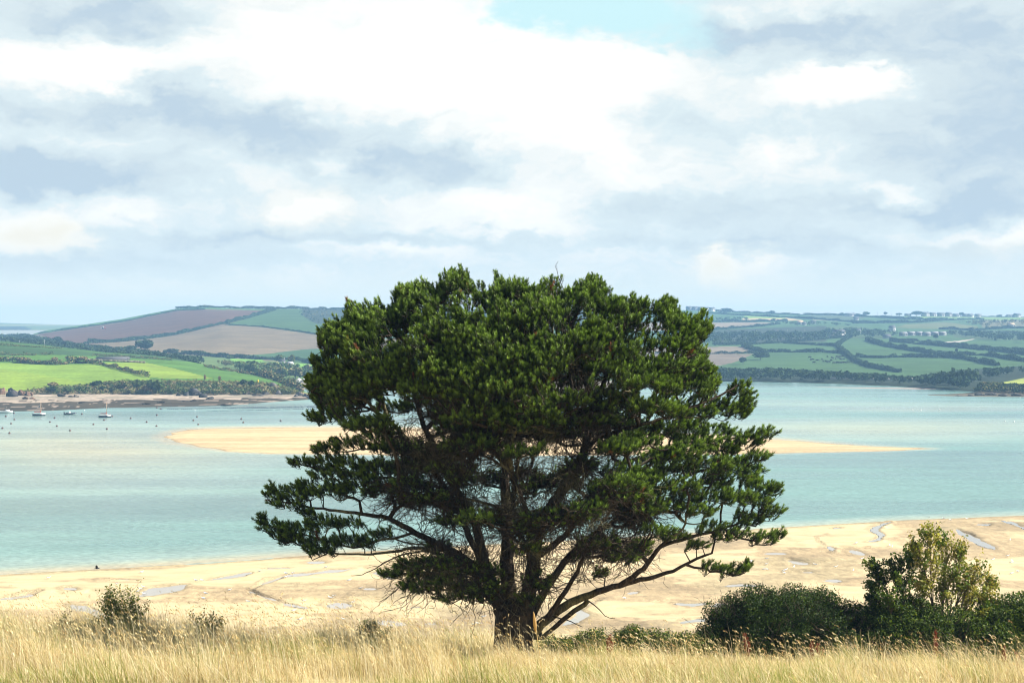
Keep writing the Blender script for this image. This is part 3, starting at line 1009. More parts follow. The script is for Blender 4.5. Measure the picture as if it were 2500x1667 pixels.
# one tall stalk close to the lens
mb = MB()
zb = float(hz(.19, 9.2))
tp = P(1305, 1515, 9.0)
b0 = np.array([.22, 9.1, zb])
ts = np.linspace(0, 1, 8)[:, None]
pts = b0 * (1 - ts) + tp * ts + np.array([.05, 0, 0]) * np.sin(ts * 3.1)
mb.tube(pts, np.linspace(.003, .002, 8), 5, (.6, .48, .25))
hd = tp + np.array([(-.006, 0, .06)]) * np.linspace(-1.2, 1, 7)[:, None]
mb.tube(hd, [.002, .008, .011, .011, .009, .006, .001], 7, (.52, .36, .16))
tag(mb.build('grass_stalk', M['grass'], smooth=True), 'single tall grass stalk with brown seed head close in front of the pine trunk', 'grass stalk')
# ------------------------------------------------------------------ the pine
TD = 41.0                                        # distance of the trunk


def TP(px, py, dy=0.0):
    return P(px, py, TD + dy)


LIMBS = [   # (points (px, py, depth offset), radius at the start in photo pixels, at the end)
    ([(1252, 1606, 0), (1254, 1560, 0), (1256, 1520, 0), (1260, 1490, 0)], 47, 50),
    ([(1236, 1530, -.1), (1222, 1490, 0), (1208, 1455, .1), (1196, 1420, .2), (1186, 1380, .4), (1172, 1330, .5), (1160, 1280, .7), (1135, 1230, .9), (1110, 1190, 1.1), (1085, 1140, 1.3), (1062, 1092, 1.4), (1040, 1050, 1.5), (1024, 1007, 1.5), (1010, 950, 1.5), (1000, 880, 1.4), (985, 820, 1.3)], 30, 8),
    ([(1250, 1510, .2), (1243, 1440, .3), (1238, 1380, .3), (1240, 1320, .2), (1240, 1276, .1), (1236, 1238, .1), (1232, 1189, 0), (1236, 1140, 0), (1240, 1090, .1), (1236, 1030, .2), (1226, 960, .3), (1218, 880, .3), (1205, 800, .2), (1200, 730, .1)], 36, 8),
    ([(1268, 1520, -.1), (1286, 1460, -.2), (1298, 1410, -.2), (1304, 1360, -.2), (1312, 1313, -.2), (1330, 1265, -.3), (1360, 1215, -.4), (1390, 1175, -.5), (1412, 1140, -.5), (1428, 1095, -.6), (1438, 1050, -.7), (1448, 1000, -.8), (1440, 955, -.9), (1424, 920, -1.0), (1410, 870, -.9), (1395, 800, -.7), (1385, 730, -.4)], 36, 8),
    ([(1280, 1560, .1), (1312, 1530, .1), (1345, 1503, 0), (1378, 1480, 0), (1408, 1464, -.1), (1440, 1452, -.1), (1476, 1438, -.2), (1513, 1428, -.2), (1550, 1418, -.3), (1590, 1409, -.3), (1626, 1398, -.3), (1660, 1385, -.3), (1700, 1364, -.3), (1738, 1350, -.3)], 24, 5),
    ([(1513, 1427, -.2), (1545, 1408, -.4), (1572, 1386, -.5), (1592, 1360, -.6), (1612, 1334, -.6), (1645, 1322, -.6), (1683, 1312, -.5), (1730, 1300, -.4), (1777, 1287, -.3), (1815, 1273, -.2), (1852, 1258, -.1)], 13, 4),
    ([(1612, 1334, -.6), (1640, 1310, -.8), (1668, 1290, -.9), (1676, 1250, -1.0)], 7, 4),
    ([(1325, 1556, -.25), (1360, 1526, -.2), (1400, 1492, -.15), (1436, 1466, -.1)], 9, 11),
    ([(1300, 1555, -.3), (1328, 1520, -.45), (1348, 1490, -.6), (1372, 1455, -.8), (1398, 1415, -1.0), (1416, 1378, -1.2), (1432, 1340, -1.4), (1460, 1290, -1.7), (1500, 1235, -2.1), (1525, 1190, -2.4)], 15, 4),
    ([(1290, 1520, .3), (1320, 1460, .5), (1345, 1420, .7), (1375, 1375, .9), (1410, 1335, 1.0), (1455, 1300, 1.2), (1500, 1270, 1.3), (1560, 1225, 1.3), (1620, 1190, 1.2), (1680, 1160, 1.0), (1740, 1140, .8), (1800, 1120, .6)], 20, 4),
    ([(1304, 1365, .2), (1330, 1345, .4), (1375, 1310, .7), (1420, 1260, 1.1), (1470, 1200, 1.6), (1520, 1130, 2.0), (1570, 1050, 2.2), (1610, 970, 2.3), (1640, 880, 2.2), (1650, 810, 2.0)], 17, 5),
    ([(1428, 1095, -.6), (1470, 1065, -1.0), (1530, 1045, -1.3), (1590, 1030, -1.4), (1650, 1012, -1.3), (1700, 990, -1.1), (1760, 965, -.7), (1800, 940, -.5)], 11, 4),
    ([(1438, 1050, -.7), (1480, 1000, -.9), (1530, 955, -1.1), (1580, 920, -1.3), (1640, 890, -1.4), (1700, 865, -1.2)], 11, 4),
    ([(1448, 1000, -.8), (1475, 930, -.7), (1500, 870, -.6), (1520, 810, -.5), (1540, 760, -.4)], 12, 5),
    ([(1520, 1130, 2.0), (1580, 1110, 1.8), (1650, 1095, 1.4), (1720, 1080, 1.0), (1780, 1070, .6), (1840, 1060, .3)], 9, 3),
    ([(1222, 1450, .3), (1190, 1405, .5), (1150, 1375, .7), (1100, 1343, .8), (1058, 1322, .8), (1014, 1300, .8), (980, 1280, .7), (950, 1264, .6), (915, 1258, .5), (882, 1254, .4), (835, 1248, .3), (788, 1242, .2), (732, 1233, .1), (690, 1225, 0)], 20, 4),
    ([(1150, 1375, .7), (1110, 1362, .4), (1070, 1352, .2), (1029, 1337, 0), (976, 1342, 0), (920, 1351, 0), (845, 1352, 0), (780, 1345, 0), (720, 1325, 0)], 10, 3),
    ([(1014, 1302, .8), (970, 1312, .5), (925, 1318, .3), (880, 1334, .2), (830, 1330, .1), (760, 1310, .1), (690, 1290, 0)], 7, 3),
    ([(1190, 1400, .3), (1155, 1330, .4), (1122, 1255, .6), (1090, 1195, .8), (1060, 1152, .9), (1030, 1112, .8), (1000, 1078, .7), (975, 1050, .6), (948, 1025, .5), (905, 1000, .3), (868, 985, .2), (815, 965, 0)], 16, 5),
    ([(1030, 1112, .8), (980, 1100, .6), (930, 1095, .4), (880, 1098, .2), (820, 1105, .1)], 7, 3),
    ([(1090, 1195, .8), (1040, 1180, .8), (980, 1170, .8), (910, 1165, .6), (840, 1150, .4), (770, 1140, .2), (730, 1132, .1)], 9, 3),
    ([(948, 1025, .5), (935, 985, .6), (915, 940, .6), (890, 890, .5), (860, 850, .4), (820, 815, .3)], 9, 4),
    ([(905, 1000, .3), (850, 1012, .1), (790, 1020, 0), (755, 1018, 0)], 5, 3),
    ([(1236, 1140, 0), (1195, 1080, -.6), (1160, 1010, -1.0), (1120, 930, -1.4), (1085, 850, -1.6), (1060, 770, -1.3)], 13, 5),
    ([(1240, 1090, .1), (1290, 1040, .6), (1330, 960, 1.2), (1350, 870, 1.6), (1345, 780, 1.4)], 13, 5),
    ([(1208, 1470, -.3), (1180, 1440, -.9), (1140, 1420, -1.4), (1095, 1405, -1.8), (1045, 1398, -2.0), (1000, 1400, -2.1), (955, 1400, -2.1)], 11, 3),
    ([(1140, 1420, -1.4), (1100, 1440, -1.8), (1050, 1440, -2.0), (1010, 1436, -2.1)], 6, 3),
    ([(1298, 1410, -.2), (1290, 1370, -1.2), (1295, 1330, -2.2), (1320, 1290, -2.9), (1380, 1265, -3.2), (1440, 1245, -3.2)], 11, 3),
    ([(1312, 1313, -.2), (1280, 1230, -1.3), (1250, 1150, -2.3), (1250, 1080, -3.1), (1280, 1030, -3.6), (1320, 1015, -3.7)], 11, 4),
    ([(1250, 1150, -2.3), (1200, 1120, -2.7), (1150, 1105, -2.9), (1110, 1095, -3.0)], 6, 3),
    ([(1236, 1238, .1), (1190, 1230, -.6), (1130, 1215, -1.2), (1060, 1215, -1.5), (1010, 1200, -1.6)], 8, 3),
    ([(1110, 1190, 1.1), (1060, 1110, 2.0), (1030, 1020, 2.8), (1010, 920, 3.2), (1000, 840, 3.2)], 10, 4),
    ([(1240, 1320, .2), (1255, 1200, 1.5), (1270, 1080, 2.8), (1280, 960, 3.6), (1285, 860, 3.8)], 14, 5),
    ([(1060, 1345, .5), (1000, 1350, .2), (960, 1362, 0), (939, 1371, 0), (915, 1388, 0), (893, 1397, 0), (872, 1403, 0), (856, 1405, 0)], 4, 1.2),
    ([(1436, 1466, -.1), (1465, 1487, -.3), (1478, 1503, -.4), (1500, 1508, -.4)], 3, 1),
    ([(1345, 1503, -.2), (1370, 1510, -.5), (1395, 1517, -.5), (1420, 1528, -.5)], 3.5, 1.5)]

DOME = [(765, 985), (750, 940), (770, 900), (758, 880), (775, 850), (772, 812), (800, 790), (842, 765), (855, 738), (900, 737), (955, 748), (975, 702), (1010, 692), (1060, 697), (1082, 672), (1138, 670), (1155, 692),
        (1190, 692), (1215, 664), (1268, 670), (1300, 692), (1338, 670), (1372, 682), (1392, 702), (1420, 692), (1442, 670), (1466, 682), (1482, 707), (1510, 702), (1532, 722), (1560, 727), (1590, 745), (1630, 722),
        (1652, 737), (1662, 762), (1702, 772), (1745, 787), (1742, 806), (1712, 822), (1704, 850), (1724, 852), (1730, 870), (1712, 880), (1738, 884), (1744, 897), (1722, 918), (1752, 908), (1762, 925), (1748, 950), (1700, 965),
        (1640, 930), (1560, 900), (1450, 925), (1340, 955), (1200, 960), (1090, 950), (1010, 930), (930, 945), (860, 965)]
PADS = [    # foliage pads: (px, py, half width px, half height px, depth offset m)
    (1620, 895, 85, 24, -2.2), (1705, 908, 52, 22, -.5), (1560, 930, 85, 20, -2.4), (1685, 938, 68, 20, -.6), (1500, 965, 60, 16, -2.4), (1640, 850, 70, 26, -1.8), (1480, 900, 60, 20, -2.6),
    (1808, 962, 34, 26, -.3), (1822, 990, 24, 26, -.3), (1800, 1015, 30, 16, -.3), (1760, 1002, 46, 26, -.4), (1700, 1012, 60, 26, -.8), (1602, 1002, 68, 20, -1.8), (1522, 992, 66, 18, -2.5), (1640, 1045, 60, 20, -1.2),
    (1862, 1062, 32, 15, 0), (1822, 1080, 42, 24, 0), (1762, 1097, 48, 30, 0), (1850, 1117, 34, 13, 0), (1692, 1078, 58, 22, -.8), (1560, 1082, 58, 20, -2), (1642, 1122, 68, 26, -1.6), (1722, 1142, 66, 26, -.8), (1782, 1166, 62, 24, -.1),
    (1572, 1170, 48, 20, -2), (1520, 1092, 40, 18, -2.8), (1848, 1190, 46, 20, 0), (1888, 1200, 22, 20, 0), (1842, 1226, 46, 18, 0), (1752, 1216, 58, 22, -.6), (1652, 1192, 58, 20, -1.6), (1878, 1250, 32, 20, 0), (1820, 1270, 46, 18, 0),
    (1782, 1308, 56, 14, -.2), (1862, 1318, 36, 13, -.1), (1897, 1306, 18, 9, -.1), (1702, 1250, 48, 18, -1), (1592, 1242, 48, 16, -2), (1602, 1296, 44, 11, -1.8), (1792, 1396, 34, 12, -.3), (1818, 1388, 16, 13, -.3), (1744, 1388, 36, 9, -.3),
    (1520, 1180, 52, 26, -2.8), (1468, 1196, 32, 20, -2.9), (1540, 1212, 56, 20, -2.6), (1402, 1256, 58, 20, -3.2), (1332, 1272, 56, 22, -3.1), (1290, 1300, 36, 24, -2.8), (1440, 1240, 40, 16, -3.2), (1510, 1362, 48, 16, -1.4), (1560, 1330, 30, 10, -1.4),
    (1640, 1312, 40, 9, -.5), (1560, 1346, 38, 10, -.8), (1700, 1332, 34, 7, -.3), (1480, 1330, 38, 12, .6), (1420, 1352, 30, 12, .8), (1462, 1402, 22, 8, .3), (1735, 1290, 40, 10, -.4),
    (1690, 1040, 50, 18, 1.2), (1600, 1060, 60, 20, 1.6), (1750, 1060, 50, 18, .8), (1660, 1150, 60, 18, 1.2), (1740, 1185, 50, 16, .9), (1830, 1150, 34, 14, .5),
    (1312, 1425, 36, 24, -1.6), (1290, 1465, 30, 16, -1.4), (1180, 1460, 40, 22, -1.4),
    (1302, 1008, 66, 28, -3.8), (1222, 1010, 46, 26, -3.6), (1342, 1032, 34, 18, -3.7), (1172, 1092, 56, 20, -3.0), (1120, 1050, 60, 30, -2.4), (1120, 1098, 46, 18, -2.8), (1250, 1045, 50, 14, -3.7), (1380, 1060, 36, 14, -2.4),
    (1130, 1172, 34, 14, -1.6), (1052, 1216, 56, 16, -1.5), (1002, 1192, 56, 22, -1.2), (1090, 1150, 50, 20, -1.4), (1110, 1010, 70, 26, 1.5), (1040, 1130, 60, 26, 1.2),
    (792, 935, 44, 24, 0), (812, 962, 52, 24, 0), (855, 972, 52, 20, .2), (800, 1019, 48, 13, 0), (842, 1013, 36, 16, 0), (765, 1021, 20, 8, 0), (900, 970, 44, 16, .3), (930, 935, 50, 24, .2), (880, 930, 50, 28, -.4),
    (905, 1066, 28, 12, .2), (802, 1098, 32, 10, .1), (852, 1086, 46, 16, .2), (952, 1058, 36, 12, .3), (930, 1092, 46, 12, .2), (780, 1104, 14, 8, .1),
    (735, 1130, 28, 10, .1), (790, 1132, 46, 20, .2), (852, 1142, 56, 26, .3), (922, 1150, 56, 26, .4), (982, 1152, 46, 24, .5), (1000, 1100, 50, 22, .8), (880, 1170, 60, 18, .3), (800, 1160, 50, 14, .2),
    (672, 1214, 24, 18, 0), (665, 1196, 12, 10, 0), (722, 1210, 44, 24, 0), (800, 1202, 56, 28, .1), (872, 1200, 56, 28, .3), (942, 1202, 46, 22, .5), (740, 1188, 26, 10, .1), (1000, 1225, 44, 12, .6), (705, 1232, 44, 9, 0),
    (645, 1276, 18, 20, 0), (672, 1294, 38, 22, 0), (735, 1300, 56, 22, 0), (716, 1322, 40, 16, 0), (790, 1330, 56, 16, 0), (850, 1322, 46, 14, .1), (790, 1278, 52, 12, .1), (850, 1282, 44, 12, .2), (752, 1253, 24, 5, .1), (780, 1346, 40, 9, 0), (900, 1330, 30, 9, .2), (700, 1310, 34, 12, 0),
    (1002, 1400, 46, 15, -2), (952, 1401, 32, 9, -2.1), (1062, 1382, 56, 20, -1.9), (1130, 1390, 56, 20, -1.7), (1192, 1398, 40, 18, -1.5), (1080, 1425, 52, 18, -1.9), (1150, 1440, 44, 14, -1.6), (1004, 1436, 28, 9, -2.1), (1040, 1440, 40, 10, -2.0), (1192, 1438, 36, 17, -1.9), (1110, 1462, 40, 9, -1.8), (1000, 1380, 30, 12, -1.9)]

prng = np.random.default_rng(5)
for _ in range(104):                              # pads all round the far and near sides of the lower crown
    if _ < 25:                                   # under the dome
        PADS.append((prng.uniform(840, 1680), prng.uniform(935, 1060), prng.uniform(45, 75), prng.uniform(16, 26), prng.choice([-1, 1]) * prng.uniform(1.0, 4.2)))
        continue
    if _ >= 60:                                  # scattered sprays through the middle
        PADS.append((prng.uniform(930, 1600), prng.uniform(960, 1340), prng.uniform(30, 60), prng.uniform(10, 18), prng.choice([-1, 1, 1]) * prng.uniform(.5, 4.0)))
        continue
    if _ < 34:                                   # more layers on the right
        PADS.append((prng.uniform(1480, 1800), prng.uniform(1040, 1280), prng.uniform(40, 60), prng.uniform(14, 22), prng.uniform(-2.4, 1.6)))
        continue
    fi, rr_ = prng.uniform(0, 2 * math.pi), prng.uniform(2.2, 5.2)
    if math.sin(fi) < -.15 and prng.uniform() < .55:
        continue
    if abs(math.cos(fi)) > .85:
        continue
    PADS.append((1262 + rr_ * math.cos(fi) / (41 / 3472), prng.uniform(985, 1290) + 24 * (1 - math.sin(fi)), prng.uniform(40, 70), prng.uniform(14, 24), rr_ * math.sin(fi)))
nodes, parent, minr = [], [], []


def add_node(p, par, r=0.0):
    nodes.append(np.asarray(p, float))
    parent.append(par)
    minr.append(r)
    return len(nodes) - 1


def smoothline(pts, step):
    pts = np.asarray(pts, float)
    k = len(pts)
    out, tt = [], []
    for i in range(k - 1):
        p0, p1, p2, p3 = pts[max(i - 1, 0)], pts[i], pts[i + 1], pts[min(i + 2, k - 1)]
        m_ = max(2, int(np.linalg.norm(p2 - p1) / step))
        for q in range(m_):
            t = q / m_
            out.append(.5 * ((2 * p1) + (-p0 + p2) * t + (2 * p0 - 5 * p1 + 4 * p2 - p3) * t * t + (-p0 + 3 * p1 - 3 * p2 + p3) * t ** 3))
            tt.append((i + t) / (k - 1))
    out.append(pts[-1])
    tt.append(1.0)
    return np.array(out), np.array(tt)


PXM = TD / F                                      # metres per photograph pixel at the tree
for li, (pts, r0, r1) in enumerate(LIMBS):
    W3 = np.array([TP(*q) for q in pts])
    L3, tt = smoothline(W3, .16)
    if nodes:
        arr = np.array(nodes)
        par = int(np.argmin(np.linalg.norm(arr - L3[0], axis=1)))
    else:
        par = -1
    for q, t in zip(L3, tt):
        jit = prng.normal(0, .012, 3) if li else 0
        par = add_node(q + jit, par, (r0 * (1 - t) ** 1.25 + r1 * (1 - (1 - t) ** 1.25)) * PXM * (.56 if li else 1))
NL = len(nodes)

# shoots: where the needle tufts sit
sh_p, sh_d = [], []


def in_dome(px, py):
    return inpoly(np.array([px]), np.array([py]), DOME)[0]


cxd, cyd = 1255.0, 985.0
th_tab = np.linspace(-math.pi, math.pi, 721)
# distance from the dome's middle to its outline, per direction
R_tab = np.zeros(721)
for k, th in enumerate(th_tab):
    rr = np.arange(10, 620, 3.0)
    ins = inpoly(cxd + rr * np.cos(th), cyd + rr * np.sin(th), DOME)
    R_tab[k] = rr[ins].max() if ins.any() else 0
cen = TP(cxd, cyd + 60, 0)
while len(sh_p) < N_DOME:
    k = 6000
    px, py = prng.uniform(745, 1770, k), prng.uniform(660, 985, k)
    ok = inpoly(px, py, DOME)
    px, py = px[ok], py[ok]
    k = len(px)
    th, r_ = np.arctan2(py - cyd, px - cxd), np.hypot(px - cxd, py - cyd)
    q = r_ / np.maximum(np.interp(th, th_tab, R_tab), r_)
    half = 5.2 * np.sqrt(np.clip(1 - q * q, 0, None))
    dep = half * np.where(prng.uniform(0, 1, k) < .8, prng.uniform(.55, 1, k), prng.uniform(0, .6, k)) * np.where(prng.uniform(0, 1, k) < .66, -1, 1)
    d3 = TD + dep
    p3 = np.stack([(px - CX) / F * d3, d3, CZ - (py - HY) / F * d3], 1)
    nv = fbm(p3[:, 0] / 1.05, p3[:, 1] / 1.05, p3[:, 2] / .62, 2)
    ok = nv > .53 + .05 * (py > 890) - .13 * (q > .93)
    p3 = p3[ok]
    dv = p3 - cen
    dv = dv / np.linalg.norm(dv, axis=1, keepdims=True) * .75 + np.array([0, 0, .95])
    sh_p += list(p3)
    sh_d += list(dv)
tc = TP(1262, 1330, 0)
ND = len(sh_p)
for (px, py, rx, ry, dy) in PADS:
    nn = int(6 + rx * (ry + 12) / 62 * PAD_DENS)
    c = TP(px, py, dy)
    out = c - tc
    out[2] *= .3
    out /= np.linalg.norm(out) + 1e-6
    for _ in range(nn):
        v = prng.normal(0, 1, 3)
        v /= np.linalg.norm(v)
        v *= prng.uniform(.5, 1) ** .6
        v[2] = abs(v[2]) * 1.15 - .22 if prng.uniform() < .8 else v[2] * .8
        q = c + v * np.array([rx * PXM, rx * PXM * .75, ry * PXM])
        sh_p.append(q)
        sh_d.append(out * .65 + np.array([0, 0, .8]) + v * .4)
sh_p, sh_d = np.array(sh_p), np.array(sh_d)
sh_d += prng.normal(0, .28, sh_d.shape)
sh_d /= np.linalg.norm(sh_d, axis=1, keepdims=True)
sh_p += sh_d * ((fbm(sh_p[:, 0] / .42, sh_p[:, 1] / .42, sh_p[:, 2] / .42, 2) - .5) * np.where(np.arange(len(sh_p)) < ND, 1.0, .15) - np.where(np.arange(len(sh_p)) < ND, .2, 0) + prng.uniform(-.05, .16, len(sh_p)))[:, None]
NSH = len(sh_p)

# join every shoot to the limbs by a branchlet, nearest first
from mathutils.kdtree import KDTree


def kd_of(lo, hi):
    t_ = KDTree(hi - lo)
    for i in range(lo, hi):
        t_.insert(nodes[i], i)
    t_.balance()
    return t_


plen = [0.0] * NL
for i in range(NL):
    if parent[i] >= 0:
        plen[i] = plen[parent[i]] + float(np.linalg.norm(nodes[i] - nodes[parent[i]]))
foot = sh_p - sh_d * .16
kd = kd_of(40, NL)
order = np.argsort([kd.find(f)[2] for f in foot] + prng.uniform(0, .8, len(foot)))
kd_hi = NL
rec, rec_p = np.zeros((20000, 3)), np.zeros(20000)
for cnt, s_i in enumerate(order):
    if len(nodes) - kd_hi > 400 + kd_hi // 14:
        kd = kd_of(40, len(nodes))
        kd_hi = len(nodes)
    f = foot[s_i]
    best, j = 1e9, 0
    for co, i, dd in kd.find_n(f, 14):
        c_ = dd + .12 * plen[i] + 1.3 * max(co[2] - f[2], 0)
        if c_ < best:
            best, j = c_, i
    nr = len(nodes) - kd_hi
    if nr:
        dd = np.sqrt(np.sum((rec[:nr] - f) ** 2, 1)) + 1.3 * np.clip(rec[:nr, 2] - f[2], 0, None) + rec_p[:nr]
        q = int(np.argmin(dd))
        if dd[q] < best:
            j = kd_hi + q
    a = nodes[j]
    dist = float(np.linalg.norm(f - a))
    k = int(np.clip(dist / .24, 1, 14))
    par = j
    side = prng.normal(0, .07 * min(dist, 1.6), 3)
    for q in range(1, k + 1):
        t = q / k
        p_ = a * (1 - t) + f * t + side * math.sin(t * math.pi) - np.array([0, 0, .13 * dist]) * (t * (1 - t)) * 2
        par = add_node(p_, par, .0065)
        plen.append(plen[parent[par]] + dist / k)
    add_node(sh_p[s_i] + sh_d[s_i] * .02, par, .005)
    plen.append(plen[par] + .16)
    lo = max(kd_hi, len(nodes) - k - 1)
    rec[lo - kd_hi:len(nodes) - kd_hi] = nodes[lo:]
    rec_p[lo - kd_hi:len(nodes) - kd_hi] = .12 * np.array(plen[lo:])
NN = len(nodes)
NLIVE = NN

# bare dead twigs inside the lower crown
tw_src = [i for i in range(NL, NN) if prng.uniform() < .30 and nodes[i][2] < TP(0, 820)[2]] + [i for i in range(70, NL) if prng.uniform() < .8 and nodes[i][2] > TP(0, 1490)[2]]
shz = (sh_p[:, 2] / .5).astype(int)
rh = np.hypot(sh_p[:, 0] - tc[0], sh_p[:, 1] - tc[1])
rmax = {k: np.percentile(rh[shz == k], 92) for k in np.unique(shz)}
tw_src = [i for i in tw_src if math.hypot(nodes[i][0] - tc[0], nodes[i][1] - tc[1]) < .56 * rmax.get(int(nodes[i][2] / .5), 2.0)]
for i in tw_src:
    for rep in range(prng.integers(1, 5)):
        d = prng.normal(0, 1, 3)
        d[2] = d[2] * .6 - .05
        d /= np.linalg.norm(d)
        par, p_ = i, nodes[i].copy()
        Lt = prng.uniform(.35, 1.4)
        k = int(Lt / .15) + 1
        for q in range(k):
            d = d + prng.normal(0, .26, 3) + np.array([0, 0, .03])
            d /= np.linalg.norm(d)
            p_ = p_ + d * .15
            par = add_node(p_, par, .0085 * (1 - .6 * q / k))
            if prng.uniform() < .45:
                e = d + prng.normal(0, .7, 3)
                e /= np.linalg.norm(e)
                b1 = add_node(p_ + e * .12, par, .0055)
                add_node(p_ + e * .22 + prng.normal(0, .03, 3), b1, .0045)
NN = len(nodes)

# branch thickness from what each branch carries
nodes_a, parent_a, rad = np.array(nodes), np.array(parent), np.array(minr)
acc = np.zeros(NN)
kids = [[] for _ in range(NN)]
for i in range(NN):
    if parent_a[i] >= 0:
        kids[parent_a[i]].append(i)
for i in range(NN - 1, NL - 1, -1):
    r = max(rad[i], acc[i] ** (1 / 2.45)) if acc[i] > 0 else rad[i]
    rad[i] = r
    if parent_a[i] >= NL:
        acc[parent_a[i]] += min(r, .05) ** 2.45
barkT, barkB, barkW = MB(), MB(), MB()
done = np.zeros(NN, bool)
stack = [0]
chains = []
while stack:
    s = stack.pop()
    ch = [s]
    cur = s
    while True:
        ks = kids[cur]
        if not ks:
            break
        nxt = max(ks, key=lambda q: rad[q] + (1 if q < NL else 0))
        for q in ks:
            if q != nxt:
                stack.append(q)
        ch.append(nxt)
        cur = nxt
    if parent_a[s] >= 0:
        ch = [parent_a[s]] + ch
    chains.append(ch)
def batch_tubes(mb, Pm, R, n_, C_):
    """Many tubes of equal length at once: Pm (m, k, 3), R (m, k), C_ (m, k, 3)."""
    m_, k = R.shape
    t = np.gradient(Pm, axis=1)
    t /= np.linalg.norm(t, axis=2, keepdims=True) + 1e-9
    ref = np.where(np.abs(t[:, :1, 2:3]) > .8, np.array([0.31, 0.77, 0.55]), np.array([0.1, 0.2, 0.97]))
    u = np.cross(t, np.broadcast_to(ref, t.shape))
    u /= np.linalg.norm(u, axis=2, keepdims=True) + 1e-9
    w = np.cross(t, u)
    a = np.arange(n_) * 2 * math.pi / n_
    V = Pm[:, :, None] + R[:, :, None, None] * (np.cos(a)[None, None, :, None] * u[:, :, None] + np.sin(a)[None, None, :, None] * w[:, :, None])
    i = np.arange(k - 1)[:, None] * n_
    j = np.arange(n_)[None, :]
    j2 = (j + 1) % n_
    Fq = np.stack([i + j, i + j2, i + n_ + j2, i + n_ + j], -1).reshape(-1, 4)
    Fq = (Fq[None] + (np.arange(m_) * k * n_)[:, None, None]).reshape(-1, 4)
    mb.add(V.reshape(-1, 3), Fq, np.repeat(C_.reshape(-1, 3), n_, 0))


ncol = fbm(nodes_a[:, 0] * 3, nodes_a[:, 1] * 3, nodes_a[:, 2] * 2, 3)[:, None]
lich = sstep(.55, .75, fbm(nodes_a[:, 0] * 1.2 + 5, nodes_a[:, 1] * 1.2, nodes_a[:, 2] * 1.2, 2))[:, None]
ncol = np.array((.050, .039, .030)) * (.7 + .6 * ncol) * (1 - lich * .5) + np.array((.22, .21, .11)) * lich * .5  # bark base darkened with painted crown and fork shade, lichen patches paler
groups = {}
for ch in chains:
    if len(ch) < 2:
        continue
    r1 = rad[ch[1]]
    big = ch[1] < NL and max(rad[i] for i in ch[:3]) > .06
    ns = 12 if r1 > .12 else 8 if r1 > .05 else 5 if r1 > .02 else 3
    groups.setdefault((len(ch), ns, 0 if big else 1 if r1 > .011 else 2), []).append(ch)
for (k, ns, which), lst in groups.items():
    idx = np.array(lst)
    R = rad[idx].copy()
    st_ = idx[:, 0] != 0
    R[st_, 0] = np.minimum(R[st_, 0], R[st_, 1] * 1.25)
    batch_tubes((barkT, barkB, barkW)[which], nodes_a[idx], R, ns, ncol[idx])
# flared, ribbed foot
pts = np.array([TP(1256, 1640, 0), TP(1255, 1606, 0), TP(1254, 1580, 0), TP(1255, 1555, 0), TP(1257, 1525, 0), TP(1262, 1490, 0), TP(1264, 1462, 0)])
b0 = barkT.n
barkT.tube(pts, np.array([.66, .58, .53, .50, .50, .55, .40]), 28, (.042, .033, .026))
fv = barkT.v[-1]
a_ = np.arange(len(fv)) % 28 * 2 * math.pi / 28
ctr = np.repeat(pts, 28, 0)
rib = 1 + .10 * np.sin(a_ * 5 + 1) + .06 * np.sin(a_ * 11 + fv[:, 2] * 3) + .05 * (fbm(fv[:, 0] * 6, fv[:, 1] * 6, fv[:, 2] * 3, 3) - .5)
barkT.v[-1] = ctr + (fv - ctr) * rib[:, None]

m, n = newmat('pine_bark')
p = n.pos()
nz = n.noise(n.vec('MULTIPLY', p, (1, 1, .28)), 16.0, 5, .6)
nz2 = n.noise(p, 2.2, 4)
c = n.vec('SCALE', n.attr())
n.put(c.node.inputs['Scale'], n.math('MULTIPLY', n.mr(nz.outputs[0], .3, .7, .45, 1.45), n.mr(nz2.outputs[0], .3, .7, .75, 1.25)))
n.out(n.bsdf(c, .95, .1, Normal=n.bump(nz.outputs[0], 1.0, .06)).outputs[0])
M['bark'] = m

pine = thing('pine_tree', 'big spreading dark green pine tree with low forked trunk in the middle of the photo', 'pine tree', tuple(TP(1255, 1598, 0)))
PO = np.array(pine.location)


def rel(mb, origin):
    mb.v = [v - origin for v in mb.v]
    return mb


rel(barkT, PO).build('trunk', M['bark'], pine, smooth=True)
rel(barkB, PO).build('branches', M['bark'], pine, smooth=True)
rel(barkW, PO).build('twigs', M['bark'], pine)


